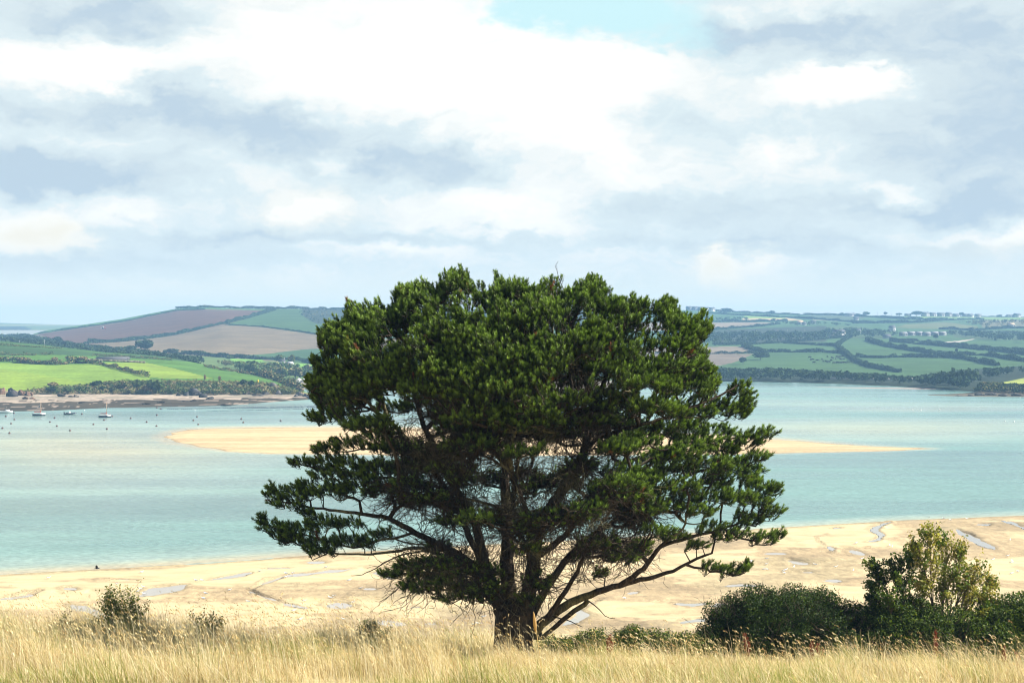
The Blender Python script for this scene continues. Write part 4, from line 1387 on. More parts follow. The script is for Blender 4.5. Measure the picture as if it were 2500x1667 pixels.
# needles
def needles(P0, D0, n_per, Ln, wn, col0, col1, r):
    N = len(P0)
    t = r.uniform(0, 1, (N, n_per)) ** .8
    ref = np.where(np.abs(D0[:, 2:3]) > .9, np.array([[1., 0, 0]]), np.array([[0, 0, 1.]]))
    u = np.cross(D0, ref)
    u /= np.linalg.norm(u, axis=1, keepdims=True)
    w = np.cross(D0, u)
    a = r.uniform(0, 2 * math.pi, (N, n_per))
    spread = r.uniform(.35, 1.15, (N, n_per)) * (1.15 - .6 * t)
    rad_ = np.cos(a)[..., None] * u[:, None] + np.sin(a)[..., None] * w[:, None]
    dirn = D0[:, None] * np.cos(spread)[..., None] + rad_ * np.sin(spread)[..., None]
    root = P0[:, None] + D0[:, None] * ((t - .75) * .20)[..., None]
    ln = Ln * r.uniform(.7, 1.15, (N, n_per))[..., None]
    tip = root + dirn * ln
    nout = rad_ + D0[:, None] * .45 + r.normal(0, .38, (N, n_per, 3))
    side = np.cross(dirn, nout)
    side /= np.linalg.norm(side, axis=2, keepdims=True) + 1e-9
    mid = root + dirn * ln * .45
    V = np.stack([root, mid + side * wn / 2, tip, mid - side * wn / 2], 2).reshape(-1, 3)
    k = N * n_per
    b = np.arange(k)[:, None] * 4
    Fq = np.concatenate([b, b + 1, b + 2, b + 3], 1)
    cm = col0 + (col1 - col0) * (t ** 1.6)[..., None] * r.uniform(.45, 1.1, (N, 1, 1))  # old needles to new growth, exaggerated to paint inner shade and lit tips
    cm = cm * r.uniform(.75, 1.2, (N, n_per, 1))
    return V, Fq, np.repeat(cm.reshape(-1, 3), 4, 0)


crown = MB()
dead = prng.uniform(0, 1, NSH) < .004
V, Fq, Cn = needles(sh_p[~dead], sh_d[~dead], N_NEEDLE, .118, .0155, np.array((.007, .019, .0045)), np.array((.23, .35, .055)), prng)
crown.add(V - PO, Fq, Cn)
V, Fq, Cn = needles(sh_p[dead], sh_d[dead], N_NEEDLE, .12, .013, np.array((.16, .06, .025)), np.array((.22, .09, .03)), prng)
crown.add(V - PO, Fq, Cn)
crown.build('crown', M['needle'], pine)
# cones along the bare branches
cand = [i for i in range(NL, NLIVE) if .012 < rad[i] < .05]
for i in prng.choice(cand, 40, replace=False):
    cm_ = MB()
    cm_.ball(nodes_a[i] + prng.normal(0, .05, 3) - PO, (.045, .045, .06), 6, 5, (.07, .05, .035))
    cm_.build('cone', M['bark'], pine)


# ------------------------------------------------------------------ shrubs close by
def leaves(P0, Nrm, size, col, r, flat=.6):
    """Small four-cornered leaves."""
    N = len(P0)
    d = Nrm * flat + r.normal(0, 1, (N, 3)) * (1 - flat * .5)
    d /= np.linalg.norm(d, axis=1, keepdims=True)
    u = np.cross(d, r.normal(0, 1, (N, 3)))
    u /= np.linalg.norm(u, axis=1, keepdims=True)
    w = np.cross(d, u)
    s = size * r.uniform(.6, 1.25, (N, 1))
    V = np.stack([P0 - u * s * .55, P0 + w * s * .34 + d * s * .08, P0 + u * s * .6, P0 - w * s * .34 + d * s * .08], 1).reshape(-1, 3)
    b = np.arange(N)[:, None] * 4
    return V, np.concatenate([b, b + 1, b + 2, b + 3], 1), np.repeat(col, 4, 0)


def mixcol(N, cols, r, lo=.75, hi=1.2):
    cols = np.array(cols)
    return cols[r.integers(0, len(cols), N)] * r.uniform(lo, hi, (N, 1))


def mass_bush(name, label, cat, lobes, dens, size, cols, seed, twig=30, group=None, core=.72):
    """lobes: (px, py, d, rx m, ry m, rz m). Leaves in a rough shell round each lobe, twigs poking out, a dark tangle of stems inside."""
    r = np.random.default_rng(seed)
    L0 = np.array([P(px, py, d) for px, py, d, *_ in lobes])
    base = np.array([L0[:, 0].mean(), L0[:, 1].mean(), 0])
    base[2] = float(hz(base[0], base[1]))
    root = thing(name, label, cat, tuple(base), group)
    lv, st = MB(), MB()
    for (px, py, d, rx, ry, rz), c in zip(lobes, L0):
        N = int(dens * (rx * ry + rx * rz + ry * rz))
        v = r.normal(0, 1, (N, 3))
        v /= np.linalg.norm(v, axis=1, keepdims=True)
        bumps = .72 + .55 * fbm(v[:, 0] * 2.6 + px, v[:, 1] * 2.6, v[:, 2] * 2.6 + py, 3)
        k = r.uniform(-.9, 1, N)
        q = c + v * np.array([rx, ry, rz]) * (bumps * (.55 + .5 * k))[:, None]
        keep = fbm(q[:, 0] * 2.6, q[:, 1] * 2.6, q[:, 2] * 2.6, 2) > np.where(k > .3, .42, .2)
        q, v2 = q[keep], v[keep]
        V, Fq, C_ = leaves(q - base, v2, size, mixcol(len(q), cols, r), r)
        lv.add(V, Fq, C_)
        for _ in range(int(twig * rx)):
            dv = r.normal(0, 1, 3)
            dv[2] = abs(dv[2]) + .3
            dv /= np.linalg.norm(dv)
            s0 = c + dv * np.array([rx, ry, rz]) * .4
            s1 = c + dv * np.array([rx, ry, rz]) * r.uniform(.95, 1.22) + r.normal(0, .05, 3)
            md = (s0 + s1) / 2 + r.normal(0, .06, 3)
            st.tube(np.array([s0, md, s1]) - base, [.012, .007, .003], 3, (.11, .085, .06), cap=False)
        for _ in range(int(3 + 4 * rx)):
            f_ = np.array([c[0] + r.uniform(-.6, .6) * rx, c[1] + r.uniform(-.5, .5) * ry, 0])
            f_[2] = float(hz(f_[0], f_[1])) - .1
            e_ = c + r.normal(0, .35, 3) * np.array([rx, ry, rz])
            st.tube(np.array([f_, (f_ + e_) / 2 + r.normal(0, .1, 3), e_]) - base, [.03, .02, .01], 4, (.08, .065, .045), cap=False)
    lv.build('foliage', M['leaf'], root)
    st.build('stems', M['bark'], root)
    return root


DKG = [(.018, .035, .009), (.028, .052, .012), (.045, .075, .016), (.022, .04, .013)]
LTG = [(.07, .12, .022), (.10, .16, .03), (.14, .18, .04), (.05, .09, .02)]
YEL = [(.24, .24, .055), (.31, .29, .075), (.18, .20, .05), (.34, .29, .10), (.12, .15, .035)]
mass_bush('bramble_thicket', 'broad rounded dark green bramble thicket standing left of the tall yellowing shrub', 'thicket', [
    (1785, 1525, 46.5, .95, 1.0, 1.0), (1850, 1492, 46.5, .95, 1.1, .9), (1935, 1488, 47, .95, 1.1, .85), (2010, 1500, 47.5, .9, 1.1, .9), (1880, 1570, 46, 1.6, 1.0, 1.0), (2040, 1560, 46, 1.3, 1.0, 1.0), (1735, 1580, 46, .7, .8, .8), (1960, 1545, 46, 1.2, .9, 1.1), (2090, 1530, 46.6, .9, .9, .8), (2120, 1560, 46, 1.0, .8, .8)],
    9000, .062, DKG + DKG + LTG[:1], 21, 60)
mass_bush('ivy_bush', 'dark ivy clad bush under the tall yellowing shrub', 'bush', [
    (2130, 1535, 46.3, .95, 1.0, .9), (2220, 1515, 46.3, .9, 1.0, .85), (2200, 1575, 45.7, 1.3, .8, .9), (2300, 1545, 46, 1.0, .9, .9), (2120, 1590, 45.8, 1.0, .8, .7), (2330, 1590, 45.7, .9, .7, .8)],
    9000, .066, DKG + LTG, 22, 30)
mass_bush('hawthorn_bush', 'green bush with sunlit top at the right edge of the photo', 'bush', [
    (2425, 1525, 46.3, .8, .9, .75), (2490, 1505, 46.5, .9, .9, .8), (2440, 1580, 45.7, 1.1, .8, .8), (2540, 1565, 45.8, 1.1, .8, 1.0), (2370, 1555, 45.9, .8, .7, .75), (2640, 1575, 46, 1.3, .9, 1.0), (2760, 1590, 46, 1.3, .9, 1.0)],
    9000, .066, DKG + LTG + LTG, 23, 30)
mass_bush('low_hedge', 'low ragged strip of bramble between the pine trunk and the big thicket', 'hedge', [
    (1365, 1575, 44.8, .7, .6, .35), (1450, 1566, 45, .75, .6, .42), (1530, 1564, 45.3, .7, .6, .42), (1610, 1568, 45.5, .75, .6, .45), (1680, 1575, 45.5, .7, .6, .45), (1545, 1548, 45.4, .45, .5, .32)],
    8000, .055, DKG + LTG + YEL[:1], 24, 45)


def stem_shrub(name, label, cat, px, py, d, h, spread, nst, nlf, size, cols, seed, lean=0.0, group=None, top=1.0):
    """A shrub of thin branching stems with leaves along their outer halves."""
    r = np.random.default_rng(seed)
    base = P(px, py, d)
    base[2] = float(hz(base[0], base[1]))
    root = thing(name, label, cat, tuple(base), group)
    st, LP, LD = MB(), [], []
    for s in range(nst):
        a = r.uniform(0, 2 * math.pi)
        t = abs(r.normal(0, .5))
        dv = np.array([math.cos(a) * t * spread + lean, math.sin(a) * t * spread * .8, 1.0])
        dv /= np.linalg.norm(dv)
        Ls = h * r.uniform(.65, 1.05) * (1 - .25 * min(t, 1.2))
        p_, pts = np.array([r.normal(0, .06), r.normal(0, .06), -.05]), []
        k = 9
        for q in range(k):
            pts.append(p_.copy())
            dv = dv + r.normal(0, .09, 3) + np.array([0, 0, .05])
            dv /= np.linalg.norm(dv)
            p_ = p_ + dv * Ls / k
            if q > 2:
                for _ in range(2):
                    e = dv + r.normal(0, .6, 3)
                    e /= np.linalg.norm(e)
                    Lb = Ls * r.uniform(.1, .3)
                    b1, b2 = p_ + e * Lb * .5, p_ + e * Lb + r.normal(0, .03, 3) + np.array([0, 0, Lb * .15])
                    st.tube([p_, b1, b2], [.008 * top, .005 * top, .002], 3, (.13, .10, .07), cap=False)
                    for _ in range(nlf):
                        u_ = r.uniform(.25, 1.1)
                        LP.append(p_ + (b2 - p_) * u_ + r.normal(0, .035 + .02 * h, 3))
                        LD.append(e)
        st.tube(pts, np.linspace(.02, .006, len(pts)) * top, 4, (.12, .095, .07), cap=False)
    LP, LD = np.array(LP), np.array(LD)
    V, Fq, C_ = leaves(LP, LD, size, mixcol(len(LP), cols, r), r, .35)
    lv = MB()
    lv.add(V, Fq, C_)
    lv.build('foliage', M['leaf'], root)
    st.build('stems', M['bark'], root)
    return root




def lobed_shrub(name, label, cat, px, py, d, lobes, cols, seed, size=.075, dens=1.0):
    """A shrub of long stems, each ending in a spray of leafy side shoots."""
    r = np.random.default_rng(seed)
    base = P(px, py, d)
    base[2] = float(hz(base[0], base[1]))
    root = thing(name, label, cat, tuple(base))
    st, LP, LD, LC = MB(), [], [], []
    for (lx, ly, rx, ry) in lobes:
        dd = d + r.normal(0, .45)
        c = P(lx, ly, dd) - base
        k = dd / F
        R3 = np.array([rx * k, rx * k * .8, ry * k])
        foot_ = np.array([r.normal(0, .25) + c[0] * .12, r.normal(0, .2), -.1])
        mid = foot_ * .45 + c * .55 + np.array([-c[0] * .13, 0, .1])
        ts = np.linspace(0, 1, 8)[:, None]
        cur = foot_ * (1 - ts) ** 2 + 2 * mid * ts * (1 - ts) + c * ts ** 2
        st.tube(cur + r.normal(0, .02, cur.shape), np.linspace(.035, .012, 8), 5, (.14, .115, .085), cap=False)
        for _ in range(int(16 * dens)):
            v = r.normal(0, 1, 3)
            v /= np.linalg.norm(v)
            v[2] = v[2] * .8 + .25
            e = c + v * R3 * r.uniform(.55, 1.08)
            s0 = cur[r.integers(5, 8)]
            m_ = (s0 + e) / 2 + r.normal(0, .04, 3) - np.array([0, 0, .04])
            st.tube([s0, m_, e], [.011, .007, .003], 3, (.15, .12, .085), cap=False)
            tone = mixcol(1, cols, r, .85, 1.15)[0]
            nl = int(r.integers(16, 34))
            t = r.uniform(.35, 1.12, nl)[:, None]
            q = np.where(t < .5, s0 + (m_ - s0) * t * 2, m_ + (e - m_) * (t - .5) * 2) + r.normal(0, .055, (nl, 3))
            LP.append(q)
            LD.append(np.repeat(v[None], nl, 0))
            LC.append(tone[None] * r.uniform(.8, 1.2, (nl, 1)))
    LP, LD, LC = np.concatenate(LP), np.concatenate(LD), np.concatenate(LC)
    V, Fq, C_ = leaves(LP, LD, size, LC, r, .35)
    lv = MB()
    lv.add(V, Fq, C_)
    lv.build('foliage', M['leaf'], root)
    st.build('stems', M['bark'], root)
    return root


lobed_shrub('tall_shrub', 'tall spreading open shrub with yellowing leaves rising above the dark thicket', 'shrub', 2280, 1600, 46.8, [
    (2270, 1297, 36, 24), (2238, 1330, 28, 22), (2300, 1325, 36, 26), (2345, 1345, 28, 24), (2270, 1368, 44, 28), (2325, 1395, 44, 28), (2385, 1388, 38, 26), (2418, 1425, 28, 24), (2388, 1450, 46, 28), (2300, 1440, 44, 30),
    (2350, 1490, 50, 26), (2420, 1468, 26, 20), (2260, 1490, 40, 28), (2400, 1505, 40, 22), (2300, 1530, 50, 26), (2360, 1420, 40, 24), (2250, 1420, 36, 24)], YEL + YEL + LTG[:2], 31, .095, 1.5)
lobed_shrub('side_shrub', 'darker green leafy shrub leaning out on the shaded side of the tall yellowing shrub', 'shrub', 2215, 1595, 46.5, [
    (2218, 1358, 24, 20), (2188, 1375, 34, 20), (2132, 1377, 26, 14), (2152, 1400, 38, 20), (2205, 1420, 40, 26), (2132, 1430, 22, 14), (2168, 1450, 44, 22), (2128, 1462, 22, 13), (2228, 1470, 44, 26), (2188, 1485, 34, 20), (2210, 1520, 44, 24), (2150, 1500, 34, 16)], DKG + LTG + LTG, 32, .095, 1.4)
stem_shrub('round_shrub', 'largest and leftmost of the small leafy shrubs in the straw grass', 'shrub', 292, 1560, 44.5, 1.65, 1.9, 34, 18, .062, LTG + LTG + YEL, 33)
stem_shrub('open_shrub', 'small see-through shrub right of the round shrub at the meadow edge', 'shrub', 507, 1575, 44.5, 1.25, 1.1, 12, 16, .058, DKG[1:3] + LTG + YEL[:2], 34, -.06)
stem_shrub('spiky_shrub', 'low feathery grey green bush left of the pine trunk', 'bush', 905, 1588, 43.4, .95, 2.0, 40, 16, .045, [(.13, .15, .07), (.18, .19, .09), (.09, .11, .05)], 35)
stem_shrub('weedy_tuft', 'short dark weedy tuft in the grass left of the round shrub', 'weed', 150, 1580, 44.0, .75, .9, 8, 5, .05, DKG + YEL, 36)
stem_shrub('sprawling_weed', 'sprawling dark leaved weed just right of the round shrub', 'weed', 375, 1580, 44.2, .75, 1.5, 12, 6, .05, DKG + YEL, 37)
# bare twigs over the thicket
tb = MB()
r = np.random.default_rng(41)
for _ in range(46):
    p_ = P(r.uniform(1730, 1850), r.uniform(1530, 1560), 46.4)
    dv = np.array([r.normal(-.15, .45), r.normal(0, .3), 1.0])
    pts = [p_]
    for q in range(6):
        dv = dv / np.linalg.norm(dv) + r.normal(0, .22, 3)
        pts.append(pts[-1] + dv / np.linalg.norm(dv) * r.uniform(.14, .26))
        if q > 1:
            e = dv + r.normal(0, .8, 3)
            tb.tube([pts[-1], pts[-1] + e / np.linalg.norm(e) * .2], [.005, .002], 3, (.1, .08, .06), cap=False)
    tb.tube(pts, np.linspace(.010, .003, 7), 3, (.1, .08, .06), cap=False)
tag(tb.build('bare_branches', M['bark']), 'leafless grey twigs sticking up over the left end of the big thicket', 'twigs')

# red dock seed spikes
DOCKS = [(1825, 1545, 1640, 'rust red dock spike before the left half of the dark thicket'), (1985, 1565, 1645, 'slim rust red dock spike before the middle of the thicket'), (2003, 1568, 1645, 'forked rust red dock spike just right of the slim one'),
         (2283, 1540, 1650, 'tallest rust red dock spike, below the tall yellowing shrub'), (2455, 1575, 1655, 'rust red dock spike near the right edge of the photo'), (2490, 1590, 1660, 'rust red dock spike at the right edge of the photo'), (1485, 1548, 1620, 'single rust red dock spike in front of the low bramble strip')]
for k, (px, py, pb, lab) in enumerate(DOCKS):
    r = np.random.default_rng(60 + k)
    d = 41.5
    top = P(px, py, d)
    bz = float(hz(top[0], d))
    root = thing('dock_plant', lab, 'dock plant', (top[0], d, bz), 'red dock spikes in the meadow')
    hgt_ = top[2] - bz
    for q in range(3):
        s_, f_ = MB(), MB()
        tipx = np.array([r.normal(0, .09), r.normal(0, .07), hgt_ * (1 - .14 * q)])
        pts = np.array([[0, 0, 0], tipx * .5 + r.normal(0, .015, 3), tipx])
        s_.tube(pts, [.007, .006, .003], 4, (.16, .05, .03))
        nn = 230
        t = r.uniform(.5, 1, nn)
        Pp = tipx[None] * t[:, None] + r.normal(0, 1, (nn, 3)) * np.array([.028, .028, .02])
        V, Fq, C_ = leaves(Pp, r.normal(0, 1, (nn, 3)), .035, mixcol(nn, [(.17, .035, .02), (.11, .025, .015), (.22, .06, .03)], r), r)
        f_.add(V, Fq, C_)
        f_.tube([tipx * .5, tipx * .75, tipx * 1.02], [.008, .008, .004], 4, (.15, .04, .025))
        s_.build('stem', M['leaf'], root)
        f_.build('seed_head', M['leaf'], root)
# ------------------------------------------------------------------ far trees, hedges, woods
frng = np.random.default_rng(77)
T_DK = [(.022, .042, .016), (.032, .055, .02), (.042, .068, .024)]
T_MD = [(.055, .095, .03), (.075, .115, .038), (.10, .13, .045)]
T_OL = [(.20, .19, .08), (.25, .21, .10), (.14, .15, .055)]
T_TN = [(.24, .17, .09), (.20, .155, .075), (.28, .2, .11)]


def crown_quads(r, c, rad, n_, size, cols, lobes=6):
    """Clumps of leaf-sized faces through a lumpy crown."""
    c, rad = np.asarray(c, float), np.asarray(rad, float)
    P_, D_ = [], []
    for _ in range(lobes):
        v = r.normal(0, 1, 3)
        v /= np.linalg.norm(v)
        v[2] = abs(v[2]) * .9 - .25
        lc, lr = c + v * rad * .5, rad * r.uniform(.42, .66)
        k = n_ // lobes
        w = r.normal(0, 1, (k, 3))
        w /= np.linalg.norm(w, axis=1, keepdims=True)
        P_.append(lc + w * lr * r.uniform(.7, 1.05, (k, 1)))
        D_.append(w)
    P_, D_ = np.concatenate(P_), np.concatenate(D_)
    return leaves(P_, D_, size, mixcol(len(P_), cols, r, .7, 1.25), r, .7)


PROTO = {}


def make_tree(key, h, wid, cols, seed, lobes=7, n_=420, trunk=.22):
    r = np.random.default_rng(seed)
    cr_, tr_ = MB(), MB()
    V, Fq, C_ = crown_quads(r, (0, 0, h * (.5 + trunk / 2)), (wid / 2, wid / 2, h * (1 - trunk) / 2), n_, wid * .2, cols, lobes)
    cr_.add(V, Fq, C_)
    tr_.tube([(0, 0, -.4), (0, 0, h * trunk), (wid * .03, 0, h * .6)], [h * .03, h * .024, h * .012], 6)
    for k in range(4):
        a = k * 1.6 + .4
        tr_.tube([(0, 0, h * (trunk + .05 * k)), (math.cos(a) * wid * .28, math.sin(a) * wid * .28, h * (trunk + .3))], [h * .014, h * .005], 4)
    PROTO[key] = (cr_.mesh('crown', M['farleaf']), tr_.mesh('trunk', M['farbark']))


for i, (k, cols) in enumerate((('dark', T_DK), ('green', T_MD), ('olive', T_OL + T_MD), ('tan', T_TN + T_OL))):
    for q in range(3):
        make_tree(k + str(q), 1.0, [.95, 1.15, .8][q], cols, 100 + i * 10 + q, 6 + q, 420, [.18, .14, .24][q])


def far_tree(name, key, loc, h, w, label, cat='tree', group=None):
    root = thing(name, label, cat, tuple(loc), group, frng.uniform(0, 6.28))
    root.scale = (w, w, h)
    for nm, me in zip(('crown', 'trunk'), PROTO[key]):
        o = bpy.data.objects.new(nm, me)
        COL.objects.link(o)
        o.parent = root
    return root


def px_tree(loft, key, px, pyb, pyt, wpx, label, cat='tree', group=None, name='tree'):
    """A tree standing where the photograph shows its foot, as tall and wide as it shows."""
    g_ = loft.at(px, pyb)
    k = g_[1] / F
    return far_tree(name, key, g_, (pyb - pyt) * k, wpx * k, label, cat, group)


def wood(name, label, loft, poly, spacing, hrange, cols, seed, nq=70, pattern=None, keep=1.0, holes=()):
    """A far wood that reads as one mass: crowns all over an area of hillside."""
    r = np.random.default_rng(seed)
    PX = np.broadcast_to(loft.px[None, :], loft.d.shape)
    mask = inpoly(PX, loft.py, poly)
    for hpoly in holes:
        mask &= ~inpoly(PX, loft.py, hpoly)
    x, y, z = loft.x[mask], loft.d[mask], loft.z[mask]
    mb = MB()
    if not len(x):
        return
    seen = {}
    order = r.permutation(len(x))
    cnt = 0
    for i in order:
        key = (int(x[i] // spacing), int(y[i] // spacing))
        if key in seen or r.uniform() > keep:
            continue
        seen[key] = 1
        h = r.uniform(*hrange) * (.7 + .6 * float(vnoise(x[i] / 60, y[i] / 60)))
        ppx = x[i] / y[i] * F + CX
        while h > 1.0 and not inpoly(np.array([ppx]), np.array([HY + (CZ - z[i] - h * .9) / y[i] * F]), poly)[0]:
            h *= .8
        if h < hrange[0] * .42:
            continue
        w = h * r.uniform(.5, .75)
        tone = [cols[int(vnoise(x[i] / 25, y[i] / 40, 3) * .999 * len(cols))], cols[r.integers(0, len(cols))]]
        V, Fq, C_ = crown_quads(r, (x[i] + r.uniform(-1, 1) * spacing * .4, y[i], z[i] + h * .5), (w, w, h * .56), nq, w * .42, tone, 4)
        mb.add(V, Fq, C_)
        cnt += 1
    return tag(mb.build(name, M['farleaf']), label, 'wood', None, 'stuff')


def hedge(name, label, loft, line, h, w, cols, seed, dens=7.0, cat='hedge', group=None, gap=.12):
    """A hedgerow along a line on the hillside: an uneven bank of leaf clumps."""
    r = np.random.default_rng(seed)
    pts = np.array([loft.at(*q) for q in line])
    seg = np.linalg.norm(np.diff(pts, axis=0), axis=1)
    cum = np.concatenate([[0], np.cumsum(seg)])
    Ltot = cum[-1]
    N = int(Ltot * dens)
    t = r.uniform(0, Ltot, N)
    c = np.stack([np.interp(t, cum, pts[:, k]) for k in range(3)], 1)
    hh = h * (.55 + .9 * vnoise(t / (3.2 * h), seed)) * np.where(vnoise(t / 9.0, seed + 9) < gap, .35, 1)
    a = r.uniform(0, 2 * math.pi, N)
    q = r.uniform(0, 1, N) ** .5
    off = np.stack([np.cos(a) * q * w / 2, np.sin(a) * q * w / 2, hh * r.uniform(.02, 1, N) ** .8], 1)
    d_ = np.stack([np.cos(a), np.sin(a), np.full(N, .5)], 1)
    d_ /= np.linalg.norm(d_, axis=1, keepdims=True)
    V, Fq, C_ = leaves(c + off, d_, max(.5, h * (.3 if loft is A else .5)), mixcol(N, cols, r, .7, 1.2), r, .6)
    mb = MB()
    mb.add(V, Fq, C_)
    return tag(mb.build(name, M['farleaf']), label, cat, group)


HG = 'hedgerows between the fields across the water'
HED = [
    (D, [(1871, 859), (1912, 860), (1966, 860), (2019, 861), (2062, 864)], 4.2, 5, 'hedgerow along the top of the pasture where the cattle graze'),
    (D, [(2073, 825), (2055, 836), (2044, 846), (2062, 862), (2080, 876), (2098, 887), (2125, 897), (2160, 903), (2196, 909)], 4.2, 5, 'long curved hedgerow running downhill right of the cattle pasture'),
    (D, [(1912, 838), (1948, 840), (2001, 843), (2044, 846)], 3.8, 4, 'straight hedgerow meeting the long curved one near its upper bend'),
    (D, [(1740, 843), (1800, 842), (1868, 839), (1920, 836), (1980, 831), (2064, 824)], 3.6, 4, 'hedgerow below the middle woodland rising to the right'),
    (D, [(1814, 846), (1841, 856), (1869, 862), (1872, 872)], 4.5, 6, 'short thick hedgerow between the brown field and the cattle pasture'),
    (D, [(1600, 864), (1730, 864), (1787, 864), (1850, 862)], 3.0, 3, 'thin hedge line between the two brown fields right of the pine'),
    (D, [(1600, 815), (1739, 806), (1805, 801), (1859, 797), (1903, 791)], 4.2, 5, 'hedgerow under the pale tan field right of the pine top'),
    (D, [(1600, 786), (1734, 786), (1841, 786), (1921, 784)], 5, 6, 'dark tree lined hedge above the pale tan field'),
    (D, [(2116, 832), (2160, 845), (2205, 853), (2259, 861), (2303, 868), (2355, 877)], 5, 6, 'thick hedgerow slanting down below the holiday chalets'),
    (D, [(2091, 873), (2151, 874), (2205, 872), (2259, 873), (2330, 874)], 4.2, 5, 'level hedgerow across the middle of the right hand pastures'),
    (D, [(2360, 878), (2401, 886), (2437, 893)], 4.2, 5, 'short hedgerow running down to the wood at the small headland'),
    (D, [(2173, 834), (2241, 840), (2330, 848), (2419, 856), (2500, 865), (2600, 876)], 4.6, 6, 'thick long hedgerow slanting down to the right edge'),
    (D, [(2191, 831), (2259, 834), (2330, 842), (2401, 850), (2500, 857), (2600, 865)], 3.4, 4, 'thin hedgerow just above the thick slanting one'),
    (D, [(2303, 866), (2348, 867), (2410, 868), (2500, 882), (2600, 892)], 4.2, 5, 'hedgerow with three small trees on it'),
    (D, [(2294, 804), (2384, 807), (2455, 802), (2560, 800)], 4.5, 5, 'hedgerow under the olive field on the right'),
    (D, [(2080, 790), (2151, 789), (2240, 788), (2312, 782)], 5, 5, 'hedgerow above the olive field'),
    (D, [(2050, 768), (2116, 774), (2205, 779), (2312, 782), (2400, 780)], 5, 6, 'hedgerow just under the skyline houses'),
    (D, [(1730, 758), (1800, 761), (1850, 764), (1950, 768), (2050, 769), (2110, 770)], 4.5, 7, 'hedge along the skyline left of the houses'),
    (D, [(1860, 773), (1930, 776), (2010, 781), (2100, 788)], 4.5, 5, 'hedge slanting under the skyline between small fields'),
    (D, [(2250, 772), (2330, 773), (2420, 774), (2560, 775)], 2.5, 5, 'low hedge at the foot of the skyline houses'),
    (D, [(1720, 764), (1760, 767), (1830, 771), (1900, 774)], 4, 5, 'hedge below the skyline terrace right of the pine'),
    (A, [(-60, 882), (0, 882), (43, 883), (76, 888), (121, 890), (152, 890), (189, 886), (223, 888)], 3.6, 5, 'tall tangled hedge between the bright and the darker green fields on the left'),
    (A, [(223, 887), (271, 897), (325, 912), (364, 921)], 2.2, 2.5, 'dark hedge slanting down between two bright green fields'),
    (A, [(-60, 869), (0, 868), (33, 867), (60, 867), (87, 868)], 1.8, 2.5, 'broken low hedge at the far left of the green headland'),
    (A, [(100, 867), (130, 866)], 1.6, 2.5, 'short dark piece of hedge right of the broken low hedge'),
    (A, [(-40, 843), (9, 844), (65, 847), (119, 850), (150, 852)], 1.5, 2, 'thin broken hedge nearest the crest of the green headland'),
    (A, [(225, 869), (271, 870), (347, 875), (420, 881)], 1.5, 2, 'thin hedge behind the grey barn roof'),
    (A, [(497, 895), (552, 906), (591, 906)], 1.8, 2.5, 'low dark hedge at the right end of the green headland'),
    (A, [(584, 910), (638, 916), (682, 932), (714, 947), (740, 958)], 3.8, 6, 'dark scrubby hedge running down to the rocks by the beach huts'),
    (B, [(205, 839), (300, 834), (400, 822), (476, 807), (552, 790), (606, 776), (671, 757)], 4.2, 5, 'long hedge along the lower side of the brown ploughed field'),
    (B, [(550, 793), (638, 798), (710, 807), (781, 818), (850, 827)], 2.0, 3, 'thin hedge between the stubble field and the green field above it'),
    (B, [(400, 861), (487, 868), (556, 874), (638, 878), (725, 884), (800, 891)], 3.6, 5, 'hedge along the bottom of the pale stubble field'),
    (B, [(95, 815), (200, 800), (300, 786), (430, 759), (500, 756)], 2.6, 4, 'hedge between the ploughed field and the green strip on the hilltop'),
    (B, [(430, 752), (500, 750), (560, 751), (640, 753), (720, 752), (860, 754)], 3.6, 6, 'hedge along the top of the ploughed hill')]
for i, (lf, line, h, w, lab) in enumerate(HED):
    hedge('hedgerow', lab, lf, line, h * (.74 if lf is D else .85 if lf is B else 1), w * .75, T_DK + T_MD[:1] if lf is not A else T_DK + T_OL[:1] + T_TN[:1], 200 + i, 26, 'hedge', 'hedges between the fields')

# woods that read as one mass
wood('shore_wood', 'dark wood along the far shore right of the pine', D, [(500, 899), (1700, 897), (1900, 897), (2000, 903), (2100, 909), (2100, 934), (1900, 931), (500, 929)], 9, (7, 10), T_DK, 301, 60)
wood('oak_wood', 'dark hanging wood behind the small right headland', D, [(2100, 909), (2230, 917), (2300, 908), (2340, 903), (2430, 896), (2600, 884), (3000, 880), (3000, 902), (2600, 908), (2450, 918), (2385, 938), (2360, 952), (2200, 940), (2100, 934)], 9, (7, 11), T_DK, 302, 60)
wood('hillside_wood', 'broad bluish wood halfway up the far hillside', D, [(1640, 815), (1742, 809), (1850, 806), (1960, 808), (2020, 806), (2020, 832), (1900, 836), (1850, 840), (1742, 842), (1640, 845)], 17, (7, 11), T_DK + T_MD[:1], 303, 44, holes=[[(1825, 810), (1910, 810), (1910, 818), (1825, 818)]])
wood('farm_wood', 'trees round the white farmhouse on the far hillside', D, [(2020, 800), (2100, 798), (2180, 806), (2190, 822), (2100, 828), (2020, 826)], 17, (7, 10), T_DK + T_MD[:1], 304, 44, keep=.7, holes=[[(2022, 805), (2066, 805), (2066, 824), (2022, 824)], [(2165, 800), (2195, 800), (2195, 812), (2165, 812)]])
wood('edge_wood', 'belt of trees near the right edge above the pastures', D, [(2290, 808), (2330, 806), (2600, 808), (2600, 842), (2480, 836), (2400, 829), (2330, 822)], 15, (7, 10), T_DK + T_MD[:1], 305, 44, keep=.85)
wood('skyline_scrub', 'olive scrub under the houses at the right of the skyline', D, [(2320, 786), (2392, 779), (2600, 778), (2600, 797), (2420, 799), (2380, 794)], 22, (5, 8), T_OL + T_DK, 306, 40, keep=.7)
wood('roadside_trees', 'scattered trees among the small fields under the skyline', D, [(1700, 774), (1820, 772), (1820, 785), (1700, 785)], 24, (5, 8), T_DK, 307, 40, keep=.6)
